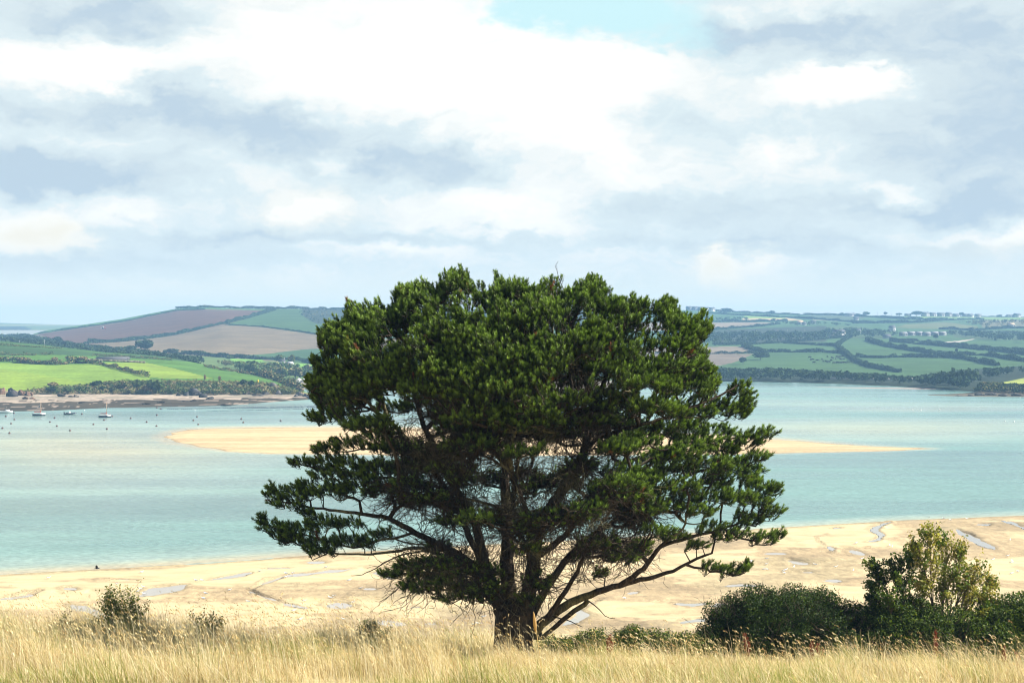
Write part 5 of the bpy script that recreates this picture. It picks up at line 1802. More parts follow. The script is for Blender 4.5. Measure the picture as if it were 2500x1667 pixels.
wood('farmyard_trees', 'trees about the farm buildings under the skyline', D, [(1920, 782), (2000, 784), (2090, 790), (2080, 797), (1920, 796)], 22, (5, 8), T_DK + T_MD[:1], 308, 40, keep=.6)
wood('valley_wood', 'dark strip of wood in the dip behind the green headland', B, [(-300, 812), (0, 817), (60, 814), (100, 822), (200, 838), (330, 850), (400, 860), (480, 870), (480, 905), (-300, 905)], 8, (6, 9), T_DK, 309, 60)
wood('hilltop_scrub', 'dark gorse scrub on the hilltop left of the pine', B, [(735, 754), (900, 756), (1200, 757), (1200, 800), (880, 806), (800, 797), (760, 787), (742, 772)], 13, (2.5, 4), T_DK + T_OL[:1], 310, 30, keep=.8)
wood('cove_wood', 'mixed green wood in the valley behind the beach huts', B, [(480, 872), (560, 880), (640, 884), (700, 886), (790, 892), (1300, 892), (1300, 932), (700, 930), (600, 912)], 9, (6, 9), T_MD + T_MD + T_OL + T_DK[2:], 311, 90, holes=[[(676, 882), (716, 882), (716, 898), (676, 898)]])
wood('bank_scrub', 'tangled olive and brown scrub on the bank above the left shore', A, [(50, 958), (60, 952), (120, 943), (200, 939), (240, 931), (300, 927), (420, 927), (560, 929), (650, 933), (700, 943), (742, 957), (730, 963), (500, 964), (300, 962), (100, 963)], 2.6, (1.8, 4.2), T_MD + T_MD + T_OL + T_OL + T_TN[:1], 312, 90)
wood('headland_scrub', 'scrub with sunlit top on the small right headland', E, [(2384, 958), (2394, 932), (2440, 932), (2500, 936), (3000, 938), (3000, 964), (2500, 962)], 3.2, (2.5, 5.0), T_OL + T_DK + T_DK, 313, 60)

# trees one can tell apart
TREES = [
    (B, 'dark0', 352, 863, 826, 50, 'big dark round pine on the edge of the stubble field'),
    (B, 'dark1', 318, 864, 843, 32, 'lower dark tree leaning against the big round pine'),
    (B, 'dark2', 140, 846, 820, 30, 'dark pointed tree under the left end of the ploughed field'),
    (B, 'dark0', 242, 857, 840, 24, 'small dark tree midway along the valley wood'),
    (B, 'dark1', 70, 838, 817, 34, 'broad dark tree at the left end of the valley wood'),
    (B, 'olive0', 500, 751, 744, 11, 'round lone tree on the hilltop hedge above the ploughed field'),
    (B, 'olive1', 511, 752, 747, 7, 'smaller bush just right of the lone hilltop tree'),
    (B, 'green0', 682, 892, 864, 28, 'tall rounded tree left of the white house in the valley'),
    (B, 'olive2', 711, 893, 864, 24, 'thinner bare topped tree right of the white house in the valley'),
    (B, 'green1', 561, 880, 866, 16, 'small conical tree on the hedge at the foot of the stubble'),
    (B, 'tan0', 615, 914, 890, 38, 'yellowing bushy tree at the left of the valley wood'),
    (B, 'green2', 655, 918, 888, 40, 'broad green tree in the middle of the valley wood'),
    (B, 'olive0', 690, 926, 892, 34, 'olive tree above and left of the beach huts'),
    (B, 'olive1', 722, 928, 894, 34, 'pale olive tree right behind the beach huts'),
    (B, 'green0', 752, 929, 900, 28, 'green tree right of the beach huts'),
    (B, 'dark0', 780, 930, 896, 34, 'bluish dark tree beside the pine\'s left edge'),
    (B, 'dark2', 608, 892, 880, 20, 'dark shrubby tree by the small bright field'),
    (D, 'dark0', 1814, 891, 870, 20, 'dark tree at the corner of the lower brown field'),
    (D, 'dark1', 1856, 878, 860, 32, 'clump of dark trees left of the cattle pasture'),
    (D, 'dark0', 2294, 865, 854, 15, 'bushy tree where two hedgerows meet'),
    (D, 'dark2', 2335, 863, 850, 10, 'tallest of the three small trees in the hedged pasture'),
    (D, 'dark1', 2360, 865, 856, 7, 'smallest of the three trees in the hedged pasture'),
    (D, 'dark0', 1885, 766, 757, 17, 'dome shaped tree alone on the skyline right of the pine'),
    (D, 'dark1', 1773, 762, 752, 26, 'flat topped clump of trees beside the skyline terrace'),
    (D, 'green1', 2115, 771, 760, 15, 'sloping tree on the skyline at the left of the houses'),
    (D, 'dark2', 2162, 770, 760, 12, 'lone bushy tree on the skyline between two poles'),
    (D, 'dark0', 2196, 771, 763, 18, 'low dark clump left of the first skyline cottage'),
    (D, 'dark1', 2238, 772, 759, 25, 'biggest tree clump on the skyline among the houses'),
    (D, 'dark0', 2349, 772, 760, 15, 'tree standing in front of a skyline house'),
    (D, 'dark1', 2440, 774, 768, 14, 'small bush on the skyline between the last houses'),
    (D, 'dark2', 2285, 831, 814, 16, 'tree below the holiday chalets'),
    (A, 'tan0', 203, 887, 868, 28, 'greyish bush at the right end of the tall tangled hedge'),
    (A, 'tan1', 60, 886, 870, 26, 'brownish round bush in the middle of the tall tangled hedge'),
    (A, 'tan2', 133, 889, 871, 22, 'pale brown round bush right of the middle of the tall tangled hedge'),
    (A, 'dark0', 125, 962, 941, 30, 'dark blue green bush on the bank behind the left sailboat'),
    (A, 'tan0', 130, 950, 931, 34, 'rounded brown bush on top of the bank above the left sailboat'),
    (A, 'green0', 165, 963, 943, 30, 'green bush at the foot of the bank right of the dark blue one'),
    (A, 'dark1', 235, 948, 929, 28, 'dark bush on the bank above the motorboat'),
    (A, 'dark0', 250, 958, 940, 18, 'small dark bush low on the bank above the right sailboat'),
    (A, 'green2', 335, 960, 925, 34, 'tall green bush on the bank right of the right sailboat'),
    (A, 'green1', 380, 960, 923, 40, 'broad blue green bush on the bank'),
    (A, 'olive1', 300, 955, 927, 30, 'olive bush on the bank above the right sailboat'),
    (A, 'tan1', 355, 960, 940, 22, 'brown patchy bush between the two green ones on the bank'),
    (A, 'tan2', 500, 934, 914, 10, 'pale feathery shrub standing on the bank edge'),
    (A, 'tan2', 536, 936, 917, 9, 'second pale feathery shrub further right on the bank edge'),
    (A, 'dark2', 595, 948, 925, 24, 'dark shrub on the bank near the yellow marker'),
    (A, 'dark0', 615, 950, 926, 20, 'dark rounded shrub immediately left of the yellow marker'),
    (E, 'tan0', 2400, 946, 931, 20, 'sunlit brown bush on the tip of the right headland'),
    (E, 'olive1', 2425, 945, 932, 18, 'olive bush second from the tip of the right headland'),
    (E, 'dark0', 2455, 948, 935, 20, 'dark bush at the field edge of the right headland'),
    (E, 'tan1', 2485, 949, 938, 18, 'rusty bush at the right edge of the small headland')]
for (lf, key, px, pb, pt, w, lab) in TREES:
    cat = 'bush' if ('bush' in lab or 'shrub' in lab) and 'tree' not in lab else 'tree'
    px_tree(lf, key, px, pb, pt, w, lab, cat, None, {'bush': 'bush', 'tree': 'tree'}[cat] if 'pine on' not in lab else 'round_pine')


# ------------------------------------------------------------------ rocks
def crag(mb, r, c, rad, col):
    """A boulder with broken flat faces."""
    b = MB()
    b.ball((0, 0, 0), 1.0, 16, 11)
    V = b.v[0].copy()
    for _ in range(13):
        nrm = r.normal(0, 1, 3)
        nrm /= np.linalg.norm(nrm)
        d = V @ nrm
        V -= np.clip(d - r.uniform(.45, .8), 0, None)[:, None] * nrm
    V *= (.9 + .3 * fbm(V[:, 0:1] * 4 + c[0], V[:, 1:2] * 4, V[:, 2:3] * 4, 2))
    mb.add(V * rad * 1.35 + c, np.concatenate(b.f[4]), np.repeat(col[None] * (.75 + .5 * fbm(V[:, 0] * 3, V[:, 1] * 3, V[:, 2] * 3, 2))[:, None], 1, 0))


def rocks(name, label, loft, spots, seed, col=(.10, .09, .08)):
    """Each rock is a thing of its own; those of one outcrop look alike."""
    r = np.random.default_rng(seed)
    for (px, py, wpx, hpx) in spots:
        mb = MB()
        c = loft.at(px, py)
        k = c[1] / F
        for q in range(8):
            o_ = np.array([r.normal(0, .2) * wpx * k, r.uniform(-.1, .5), 0]) if q else np.zeros(3)
            s_ = r.uniform(.3, .6) if q else .85
            crag(mb, r, c + o_ + np.array([0, 0, hpx * k * .3 * s_]), np.array((wpx * k * .5, wpx * k * .4, hpx * k * .8)) * s_, np.array(col) * r.uniform(.35, 1.0))
        tag(mb.build(name, M['rockcol']), label, 'rock', label.split(' ', 1)[1] if len(spots) > 1 else None)


rocks('rock', 'big dark domed rock at the foot of the reddish cliff', A, [(30, 968, 26, 22)], 1, (.06, .055, .055))
rocks('rock', 'broken reddish cliff rock close to the big dark domed rock', A, [(54, 965, 18, 13), (70, 966, 16, 12), (5, 962, 16, 16), (64, 974, 16, 6), (80, 974, 14, 5)], 2, (.19, .12, .085))
rocks('rock', 'low dark rock on the shingle behind the small inflatable boat', A, [(150, 968, 24, 6), (172, 969, 14, 5), (184, 969, 10, 5)], 3)
rocks('rock', 'dark buttress rock at the foot of the scrubby bank', A, [(475, 965, 30, 20), (455, 966, 18, 10), (495, 970, 22, 10), (512, 974, 18, 6), (436, 966, 12, 7)], 4, (.075, .072, .07))
rocks('rock', 'grey rock in the bank below the yellow marker board', A, [(664, 955, 26, 18), (650, 963, 16, 8), (680, 963, 14, 8), (598, 962, 14, 7), (630, 966, 24, 4)], 5, (.14, .13, .12))
rocks('rock', 'dark rock at the headland tip below the beach huts', A, [(732, 966, 16, 10), (722, 968, 12, 6), (745, 968, 14, 8), (756, 971, 20, 3), (772, 971, 16, 3)], 6, (.08, .075, .075))
rocks('rock', 'weedy rock standing out of the dark foreshore', A, [(395, 985, 16, 4), (450, 981, 14, 4), (475, 980, 20, 5), (360, 987, 16, 3), (550, 990, 26, 4), (200, 984, 16, 3)], 7, (.05, .04, .03))
rocks('rock', 'dark rock along the waterline of the small bright topped headland', E, [(2392, 965, 22, 6), (2420, 964, 26, 7), (2450, 966, 24, 6), (2480, 966, 26, 6), (2370, 966, 16, 3), (2340, 966, 14, 2)], 8, (.10, .09, .085))


# ------------------------------------------------------------------ houses
def gable(mb, w, d, h, over=.35, rise=None, m=0):
    """Gabled roof over a w x d plan, ridge along x."""
    rise = rise or d * .42
    a, b = w / 2 + over, d / 2 + over
    V = [(-a, -b, h), (a, -b, h), (a, b, h), (-a, b, h), (-a, 0, h + rise), (a, 0, h + rise), (-a, -b, h - .18), (a, -b, h - .18), (a, b, h - .18), (-a, b, h - .18)]
    mb.addp(V, [(0, 1, 5, 4), (2, 3, 4, 5), (6, 9, 8, 7), (0, 6, 7, 1), (2, 8, 9, 3), (1, 7, 8, 2, 5), (3, 9, 6, 0, 4)], (1, 1, 1), m)


def house(label, px, w, d, h, rise, loc, rz=0.0, wall='white', roof='slate', nwin=3, storeys=1, chim=True, group=None, name='house', gables=False):
    root = thing(name, label, 'house', tuple(loc), group, rz)
    mb = MB()
    mb.addp([(-w / 2, -d / 2, -1.5), (w / 2, -d / 2, -1.5), (w / 2, d / 2, -1.5), (-w / 2, d / 2, -1.5), (-w / 2, -d / 2, h - .02), (w / 2, -d / 2, h - .02), (w / 2, d / 2, h - .02), (-w / 2, d / 2, h - .02), (-w / 2, 0, h + rise * .86), (w / 2, 0, h + rise * .86)],
            [(0, 1, 5, 4), (2, 3, 7, 6), (1, 2, 6, 9, 5), (3, 0, 4, 8, 7)])
    mb.build('wall', M[wall], root)
    mb = MB()
    gable(mb, w, d, h, .3, rise)
    ro = mb.build('roof', M[roof], root)
    if chim:
        mb = MB()
        mb.box((w * .36, 0, h + rise + .35), (.8, .8, 1.6))
        mb.build('chimney', M['grey'], ro)
    for s in range(storeys):
        for k in range(nwin):
            mb = MB()
            zc = (h / storeys) * (s + .55)
            mb.box((w * ((k + .5) / nwin - .5), -d / 2 - .03, zc), (w / nwin * .5, .1, h / storeys * .48))
            mb.build('window', M['glass'], root)
    if gables:
        mb = MB()
        mb.box((0, -d / 2 - .06, 1.0), (1.0, .1, 2.0))
        mb.build('door', M['grey'], root)
    return root


SKY_H = [(2076, 772, 26, 764, 'long flat pale bungalow at the left end of the skyline', 1), (2216, 771.5, 15, 765.5, 'small white cottage left of the biggest tree clump', 1), (2259, 772.5, 17, 762, 'tallest white house on the skyline', 2),
         (2277, 772.5, 15, 763, 'white house touching the tallest one on its right', 2), (2297, 773, 17, 763, 'white house with a long roof, third from the biggest tree clump', 1), (2316, 773, 15, 762.5, 'steep roofed white house, fourth from the biggest tree clump', 2),
         (2334, 773.5, 14, 765.5, 'low white house just left of the skyline tree', 1), (2357, 773.5, 14, 765.5, 'white house half hidden by the skyline tree', 1), (2369, 774, 13, 766, 'small white bungalow right of the skyline tree', 1),
         (2387, 774, 13, 766, 'small white bungalow beside the right hand pole', 1), (2465, 774.5, 16, 768, 'low grey house second from the right on the skyline', 1), (2483, 774.5, 16, 765, 'tall pale house last on the right of the skyline', 2)]
for k, (px, pb, wp, pt, lab, st_) in enumerate(SKY_H):
    g_ = D.at(px, pb)
    g_[1] = min(g_[1], 2795)
    kk = g_[1] / F
    hh = max((pb - pt) * kk, 4)
    g_[2] = CZ - (pb - HY) / F * g_[1]
    house(lab, px, wp * kk, 8.5, hh * (.55 if st_ == 1 else .62), hh * .42, g_, [.35, -.2, .1, .3, -.15, .4, .2, 0, .3, -.1, .1, .3][k], 'grey' if 'grey' in lab else 'render', 'darkslate', 3, st_, k % 2 == 0, 'houses along the right skyline')
# terrace on the skyline beside the pine
for k in range(5):
    px = 1682 + 14 * k
    g_ = D.at(px, 757.5 + .45 * k)
    kk = g_[1] / F
    house(['end house of the skyline terrace nearest the pine', 'second house of the skyline terrace from the pine', 'middle house of the skyline terrace beside the pine', 'fourth house of the skyline terrace from the pine', 'right hand end house of the skyline terrace'][k],
          px, 13.2 * kk, 9, 4.6, 3.2, g_, .12, 'grey' if k < 3 else 'white', 'slate', 3, 1, True, 'terrace on the skyline')
FARM = [(2048, 823, 26, 10, 7, 'large pale farmhouse with a hipped slate roof among trees', 'render', 'slate', 2), (2030, 824, 18, 6, 3, 'long low wing left of the large pale farmhouse', 'render', 'slate', 1), (1843, 817, 12, 7, 3.2, 'cottage with a bright roof in the middle woodland', 'render', 'slate', 1),
        (1880, 817, 14, 7, 3, 'long grey cottage right of the bright roofed one', 'grey', 'slate', 1), (1895, 816, 12, 7, 3, 'grey barn at the edge of the middle woodland', 'grey', 'slate', 1), (1953, 792, 15, 8, 3.4, 'tan roofed barn under the skyline', 'render', 'tanroof', 1),
        (1963, 794, 8, 6, 2.6, 'small white shed beside the tan roofed barn', 'render', 'slate', 1), (1986, 790, 12, 7, 3, 'white cottage right of the tan roofed barn', 'render', 'slate', 1), (2178, 808, 13, 8, 5, 'pale two storey house above the holiday chalets', 'render', 'slate', 2),
        (2469, 799, 13, 8, 4, 'white house with a reddish end near the right edge', 'render', 'tanroof', 1), (2095, 813, 11, 7, 3, 'white cottage left of the holiday chalets', 'render', 'slate', 1), (2165, 826, 16, 7, 2.6, 'low dark barn below the holiday chalets', 'grey', 'slate', 1), (2090, 781, 12, 7, 3, 'pale farm buildings below the left end of the skyline houses', 'render', 'slate', 1)]
for (px, pb, wp, d_, h_, lab, wl_, rf_, st_) in FARM:
    g_ = D.at(px, pb)
    house(lab, px, wp * g_[1] / F, d_, h_, 2.6, g_, frng.uniform(-.3, .3), wl_, rf_, 3, st_, st_ == 2)
for k in range(6):
    px = 2205 + 19 * k
    g_ = D.at(px, 819 + (k % 3 == 0) * 1.0)
    house(['first holiday chalet from the left in the pale row', 'second holiday chalet in the pale row', 'third holiday chalet in the pale row', 'fourth holiday chalet, left of the dark doorway', 'fifth holiday chalet in the pale row', 'last holiday chalet on the right of the pale row'][k],
          px, 17 * g_[1] / F, 7, 3.6, 1.5, g_, .05, 'chalet', 'chalet', 4, 1, False, 'pale chalets on the far hillside', 'chalet')
g_ = B.at(689, 893)
house('white house among the trees above the cove', 689, 13 * g_[1] / F, 5, 3.6, 1.6, g_, .2, 'white', 'slate', 3, 1, True)
g_ = B.at(708, 897)
house('pale cottage right of the white house above the cove', 708, 12 * g_[1] / F, 5, 3.0, 1.5, g_, -.2, 'white', 'grey', 2, 1, False)
for k, (px, lab) in enumerate(((729.5, 'left hand white beach hut on the cove'), (743, 'right hand white beach hut on the cove'))):
    g_ = B.at(px, 932.5)
    house(lab, px, 3.4, 2.4, 1.5, .95, g_, math.pi / 2 + (.12 if k else -.05), 'white', 'white', 1, 1, False, 'white beach huts', 'beach_hut', True)
g_ = A.at(272, 878)
house('long low grey barn roof showing above the stone hedge', 272, 76 * g_[1] / F, 9, .5, 1.3, g_ + np.array([0, 3, 0]), 0.0, 'darkslate', 'darkslate', 4, 1, False, None, 'barn')
mb = MB()
wp_ = [A.at(px, 880 + (px - 215) * .045) for px in range(212, 356, 3)]
r = np.random.default_rng(5)
for q in wp_:
    mb.ball(q + np.array([0, 0, .5]), (.5, .5, .8 * r.uniform(.7, 1.2)), 6, 5, np.array((.24, .21, .15)) * r.uniform(.6, 1.2), 0, .5)
tag(mb.build('stone_hedge', M['rockcol']), 'rough stone hedge in front of the grey barn roof', 'wall')
# sea wall on the far shore
mb = MB()
lw = [D.at(px, 926.5 + (px - 2000) * .008) for px in range(2000, 2272, 16)]
for a_, b_ in zip(lw[:-1], lw[1:]):
    a_, b_ = np.array(a_), np.array(b_)
    a2, b2 = a_ + np.array([0, -9, 0]), b_ + np.array([0, -9, 0])
    for p_ in (a2, b2):
        p_[2] = 3.0
    mb.addp([a2, b2, b2 - [0, 0, .9], a2 - [0, 0, .9], a2 + [0, 1, 0], b2 + [0, 1, 0]], [(3, 2, 1, 0), (0, 1, 5, 4)], (.5, .48, .45))
tag(mb.build('sea_wall', M['terrain']), 'thin pale sea wall line along the far shore', 'wall')

# poles
POLES = [(D, 2142, 770, 760, 'utility pole on the skyline left of the lone bushy tree'), (D, 2176, 771, 761, 'utility pole on the skyline right of the lone bushy tree'), (D, 2396, 774, 763, 'utility pole beside the skyline bungalows'), (D, 2055, 769, 757, 'utility pole left of the skyline bungalow'),
         (D, 1792, 762, 753, 'utility pole right of the flat topped skyline trees'), (D, 1812, 763, 755, 'shorter utility pole further right of the skyline trees'), (D, 2210, 771, 761, 'utility pole behind the small white cottage'), (A, 108.5, 842, 829, 'grey utility pole on the crest of the green headland'),
         (A, 48, 836, 830, 'short post on the crest of the green headland'), (D, 1923, 816, 805, 'pale pole in the far middle woodland'), (D, 1965, 812, 803, 'pale pole at the right of the middle woodland')]
for lf, px, pb, pt, lab in POLES:
    g_ = lf.at(px, pb)
    root = thing('utility_pole', lab, 'pole', tuple(g_), 'utility poles')
    hh = (pb - pt) * g_[1] / F
    mb = MB()
    mb.tube([(0, 0, -.5), (0, 0, hh)], [.16 if lf is A else .26, .12 if lf is A else .2], 6)
    mb.build('post', M['grey'], root)
    mb = MB()
    mb.box((0, 0, hh * .93), (hh * .16, .15, .15))
    mb.build('crossarm', M['grey'], root)
# mast on the far left hill
g_ = Cc.at(102, 792)
mb = MB()
mb.tube([g_ - [0, 0, 2], g_ + [0, 0, 9]], [.5, .25], 5)
tag(mb.build('radio_mast', M['grey']), 'thin mast on the hazy far hill at the left', 'mast')
# yellow marker
g_ = A.at(630, 940)
root = thing('marker_board', 'yellow marker board on the scrubby bank', 'sign', tuple(g_))
mb = MB()
mb.tube([(0, 0, -.3), (0, 0, 2.0)], [.07, .07], 6)
mb.build('post', M['grey'], root)
mb = MB()
mb.box((0, -.1, 2.0), (.85, .08, 1.5))
mb.build('board', M['yellow'], root)

# tractor at work
g_ = B.at(253, 803)
root = thing('tractor', 'pale tractor working on the ploughed hill', 'tractor', tuple(g_), None, .25)
S_ = 1.25
mb = MB()
mb.box((1.2 * S_, 0, 1.25 * S_), (2.0 * S_, 1.1 * S_, .9 * S_), taper=.85)
mb.build('bonnet', M['red'], root)
mb = MB()
mb.box((-.5 * S_, 0, 2.0 * S_), (1.5 * S_, 1.5 * S_, 1.7 * S_), taper=.85)
cab = mb.build('cab', M['white'], root)
mb = MB()
mb.box((-.5 * S_, -.74 * S_, 2.15 * S_), (1.0 * S_, .1, .9 * S_))
mb.build('window', M['glass'], cab)
for x_, rr in ((1.8, .6), (-.7, 1.0)):
    for y_ in (-1, 1):
        mb = MB()
        a = np.linspace(0, 2 * math.pi, 17)[:-1]
        mb.tube([(x_ * S_, (y_ - .22) * S_, rr * S_), (x_ * S_, (y_ + .22) * S_, rr * S_)], [rr * S_, rr * S_], 14)
        mb.build('wheel', M['black'], root)
mb = MB()
mb.box((-3.0 * S_, 0, .8 * S_), (1.6 * S_, 4.5 * S_, .5 * S_))
for k in range(8):
    mb.box((-3.2 * S_, (k - 3.5) * .55 * S_, .4 * S_), (.25 * S_, .12 * S_, .8 * S_))
mb.build('cultivator', M['grey'], root)

# cattle
COWS = [(1977, 874), (1979, 880), (1984, 880), (1987, 887), (1995, 882), (2007, 879), (2020, 873), (2030, 874), (2010, 884), (2016, 884), (2022, 886), (2025, 885), (2029, 882), (2036, 888), (2042, 887), (2046, 887), (2051, 888), (2056, 887), (2040, 878), (2044, 873), (2052, 873), (2058, 872), (2053, 879),
        (2062, 887), (2069, 886), (2077, 886), (2033, 876), (2048, 876), (2019, 885), (2060, 879)]


def body_rings(mb, rings, n_=10, col=(1, 1, 1)):
    """Closed body from rings (x, z centre, half width y, half height z)."""
    V = []
    for (x_, z_, ry, rz_) in rings:
        for k in range(n_):
            a = 2 * math.pi * k / n_
            V.append((x_, math.cos(a) * ry, z_ + math.sin(a) * rz_))
    Fq = [(i * n_ + j, i * n_ + (j + 1) % n_, (i + 1) * n_ + (j + 1) % n_, (i + 1) * n_ + j) for i in range(len(rings) - 1) for j in range(n_)]
    mb.add(V, Fq, col)
    return V


cow = MB()
body_rings(cow, [(-1.0, 1.1, .05, .1), (-.95, 1.1, .26, .3), (-.5, 1.02, .34, .38), (0, 1.0, .36, .42), (.5, 1.05, .32, .40), (.8, 1.12, .24, .32), (1.0, 1.1, .16, .22), (1.25, .85, .13, .18), (1.5, .55, .12, .14), (1.75, .35, .09, .1), (1.8, .33, .02, .03)])
for x_ in (-.8, .65):
    for y_ in (-.22, .22):
        cow.tube([(x_, y_, .95), (x_ - (.08 if x_ < 0 else 0), y_, .5), (x_, y_, 0)], [.14, .08, .07], 6)
cow.tube([(-1.0, 0, 1.25), (-1.12, 0, .9), (-1.12, 0, .5)], [.04, .03, .05], 5)
for y_ in (-1, 1):
    cow.tube([(1.42, y_ * .1, .72), (1.38, y_ * .28, .74)], [.05, .02], 5)
cow_me = cow.mesh('cow', M['cowhide'], True)
for k, (px, py) in enumerate(COWS):
    g_ = D.at(px, py)
    o = bpy.data.objects.new('cow', cow_me)
    COL.objects.link(o)
    o.location, o.rotation_euler, o.scale = tuple(g_), (0, 0, frng.uniform(0, 6.28)), (1.25, 1.25, 1.25)
    tag(o, 'black cow grazing with the herd in the green pasture across the water', 'cow', 'black cattle in the far pasture')
# ------------------------------------------------------------------ boats
def hull(L, Bm, D_, n_=13, stern=.75, m_top=None):
    """Open boat hull: rows of points from keel to gunwale, both sides; bow at +x."""
    xs = np.linspace(-L / 2, L / 2, n_)
    V, Fq = [], []
    prof = [(0, 0.0), (.55, .12), (.88, .45), (.97, .76), (1.0, 1.0)]
    cols = []
    for x_ in xs:
        t = (x_ + L / 2) / L
        b_ = Bm / 2 * (stern + (1 - stern) * math.sin(min(t / .45, 1) * math.pi / 2)) * (1 - max(0, (t - .45) / .55) ** 2.3)
        sheer = D_ * (1 + .28 * max(0, (t - .4) / .6) ** 2 + .06 * (1 - t))
        row = [(x_ + (L * .05 * p[1] if t > .95 else 0), s * b_ * p[0], -.25 * D_ * (1 - .6 * t ** 3) + p[1] * (sheer + .25 * D_ * (1 - .6 * t ** 3))) for s in (-1, 1) for p in (prof[::-1] if s < 0 else prof[1:])]
        V += row
    k = 9
    for i in range(n_ - 1):
        for j in range(k - 1):
            Fq.append((i * k + j, (i + 1) * k + j, (i + 1) * k + j + 1, i * k + j + 1))
    return np.array(V), Fq, k, n_


def boat_hull(root, L, Bm, D_, band, lower, upper, deckcol):
    V, Fq, k, n_ = hull(L, Bm, D_)
    mb = MB()
    mb.addp(V, Fq + [tuple(range(k))], (1, 1, 1))
    for fi, (kk, lst) in enumerate(list(mb.f.items())):
        pass
    # topsides above the band are painted differently from the bottom
    mids = {4: [], 7: []}
    for f in Fq:
        zc = np.mean(V[list(f), 2])
        mids[4].append(1 if zc > band * D_ else 0)
    mb.m[4] = [np.array([q]) for q in mids[4]]
    h_ = mb.build('hull', [M[lower], M[upper]], root)
    mb = MB()
    top, dk = [], []
    for i in range(n_):
        a, b = V[i * k], V[i * k + k - 1]
        dk += [a * .96 + b * .04 - [0, 0, .05], b * .96 + a * .04 - [0, 0, .05]]
    mb.addp(dk, [(2 * i, 2 * i + 2, 2 * i + 3, 2 * i + 1) for i in range(n_ - 1)])
    mb.build('deck', M[deckcol], root)
    return h_


def sailboat(label, px, py, L, mast_h, rz):
    d = dist_at(py)
    root = thing('sailboat', label, 'sailboat', ((px - CX) / F * d, d, 0.0), 'moored sailing dinghies', rz)
    boat_hull(root, L, L * .36, L * .19, .6, 'navy', 'white', 'white')
    mb = MB()
    mb.box((L * .16, 0, L * .19), (L * .26, L * .18, L * .10), taper=.8)
    cab = mb.build('cabin', M['white'], root)
    mb = MB()
    mb.box((L * .16, -L * .092, L * .2), (L * .12, .03, L * .035))
    mb.build('window', M['red'], cab)
    mb = MB()
    mb.tube([(L * .16, 0, .2), (L * .16, 0, mast_h)], [.10, .07], 7)
    mb.build('mast', M['wood'], root)
    mb = MB()
    mb.tube([(L * .15, 0, L * .30), (-L * .42, 0, L * .29)], [.06, .05], 6)
    mb.build('boom', M['wood'], root)
    mb = MB()
    xs = np.linspace(L * .14, -L * .42, 9)
    mb.tube(np.stack([xs, 0 * xs, L * .325 + .05 * np.sin(xs * 5)], 1), [.20, .17, .17, .15, .14, .13, .12, .1, .05], 8)
    mb.tube([(L * .15, 0, L * .3), (L * .15, 0, L * .5)], [.16, .05], 7)
    mb.build('furled_sail', M['red'], root)
    mb = MB()
    for e_ in ((L * .55, 0, L * .18), (-L * .46, L * .08, L * .15), (L * .1, L * .16, L * .15), (L * .1, -L * .16, L * .15)):
        mb.tube([(L * .16, 0, mast_h * .93), e_], [.03, .03], 4)
    mb.build('rigging', M['steel'], root)
    mb = MB()
    mb.box((-L * .5, 0, L * .05), (.1, .5, L * .2))
    mb.build('rudder', M['wood'], root)
    return root


sailboat('left hand moored sailboat with dark hull and furled red sail', 95, 1014.5, 5.0, 5.6, .06)
sailboat('right hand moored sailboat with dark hull, red furled sail and white mast', 256, 1018.5, 4.8, 5.9, -.03)

d = dist_at(1008)
root = thing('motorboat', 'pale blue white motorboat cut off by the left edge', 'motorboat', ((14 - CX) / F * d, d, 0.0), None, .05)
boat_hull(root, 5.6, 2.0, .85, .2, 'white', 'white', 'white')
mb = MB()
mb.box((.7, 0, 1.15), (1.7, 1.4, .55), taper=.75)
mb.build('cuddy', M['white'], root)
mb = MB()
mb.box((-.1, 0, 1.6), (.08, 1.3, .5), rot=.0)
mb.build('windscreen', M['glass'], root)
mb = MB()
mb.box((-2.9, 0, .95), (.45, .45, .75), taper=.8)
mb.build('outboard_motor', M['black'], root)
mb = MB()
mb.tube([(.3, .2, 1.4), (.3, .2, 2.8)], [.03, .02], 5)
mb.build('aerial', M['steel'], root)

d = dist_at(1012)
root = thing('inflatable_boat', 'small grey inflatable boat with outboard between the two sailboats', 'inflatable boat', ((171 - CX) / F * d, d, 0.0), None, .08)
mb = MB()
a = np.linspace(-math.pi / 2, math.pi / 2, 9)
pts = [(-2.5, -.75, .42), (-1.2, -.78, .42), (.4, -.78, .44)] + [(.9 + 1.5 * math.cos(q), .78 * math.sin(q), .44 + .22 * math.cos(q)) for q in a] + [(.4, .78, .44), (-1.2, .78, .42), (-2.5, .75, .42)]
mb.tube(pts, [.12] + [.25] * (len(pts) - 2) + [.12], 8)
mb.build('tube', M['navy'], root, smooth=True)
mb = MB()
mb.box((-.6, 0, .22), (3.6, 1.3, .2))
mb.build('hull', M['grey'], root)
mb = MB()
mb.box((-.2, 0, .85), (.6, .6, 1.0), taper=.8)
mb.build('console', M['white'], root)
mb = MB()
mb.box((-2.4, 0, .75), (.4, .4, .9), taper=.8)
mb.build('outboard_motor', M['black'], root)
mb = MB()
mb.box((-1.2, 0, .6), (.5, .9, .45))
mb.build('seat', M['black'], root)

# ------------------------------------------------------------------ mooring buoys
def lathe(mb, prof, n_=10):
    V, Fq = [], []
    for (r_, z_) in prof:
        for k in range(n_):
            a = 2 * math.pi * k / n_
            V.append((r_ * math.cos(a), r_ * math.sin(a), z_))
    for i in range(len(prof) - 1):
        for j in range(n_):
            Fq.append((i * n_ + j, i * n_ + (j + 1) % n_, (i + 1) * n_ + (j + 1) % n_, (i + 1) * n_ + j))
    mb.add(V, Fq)


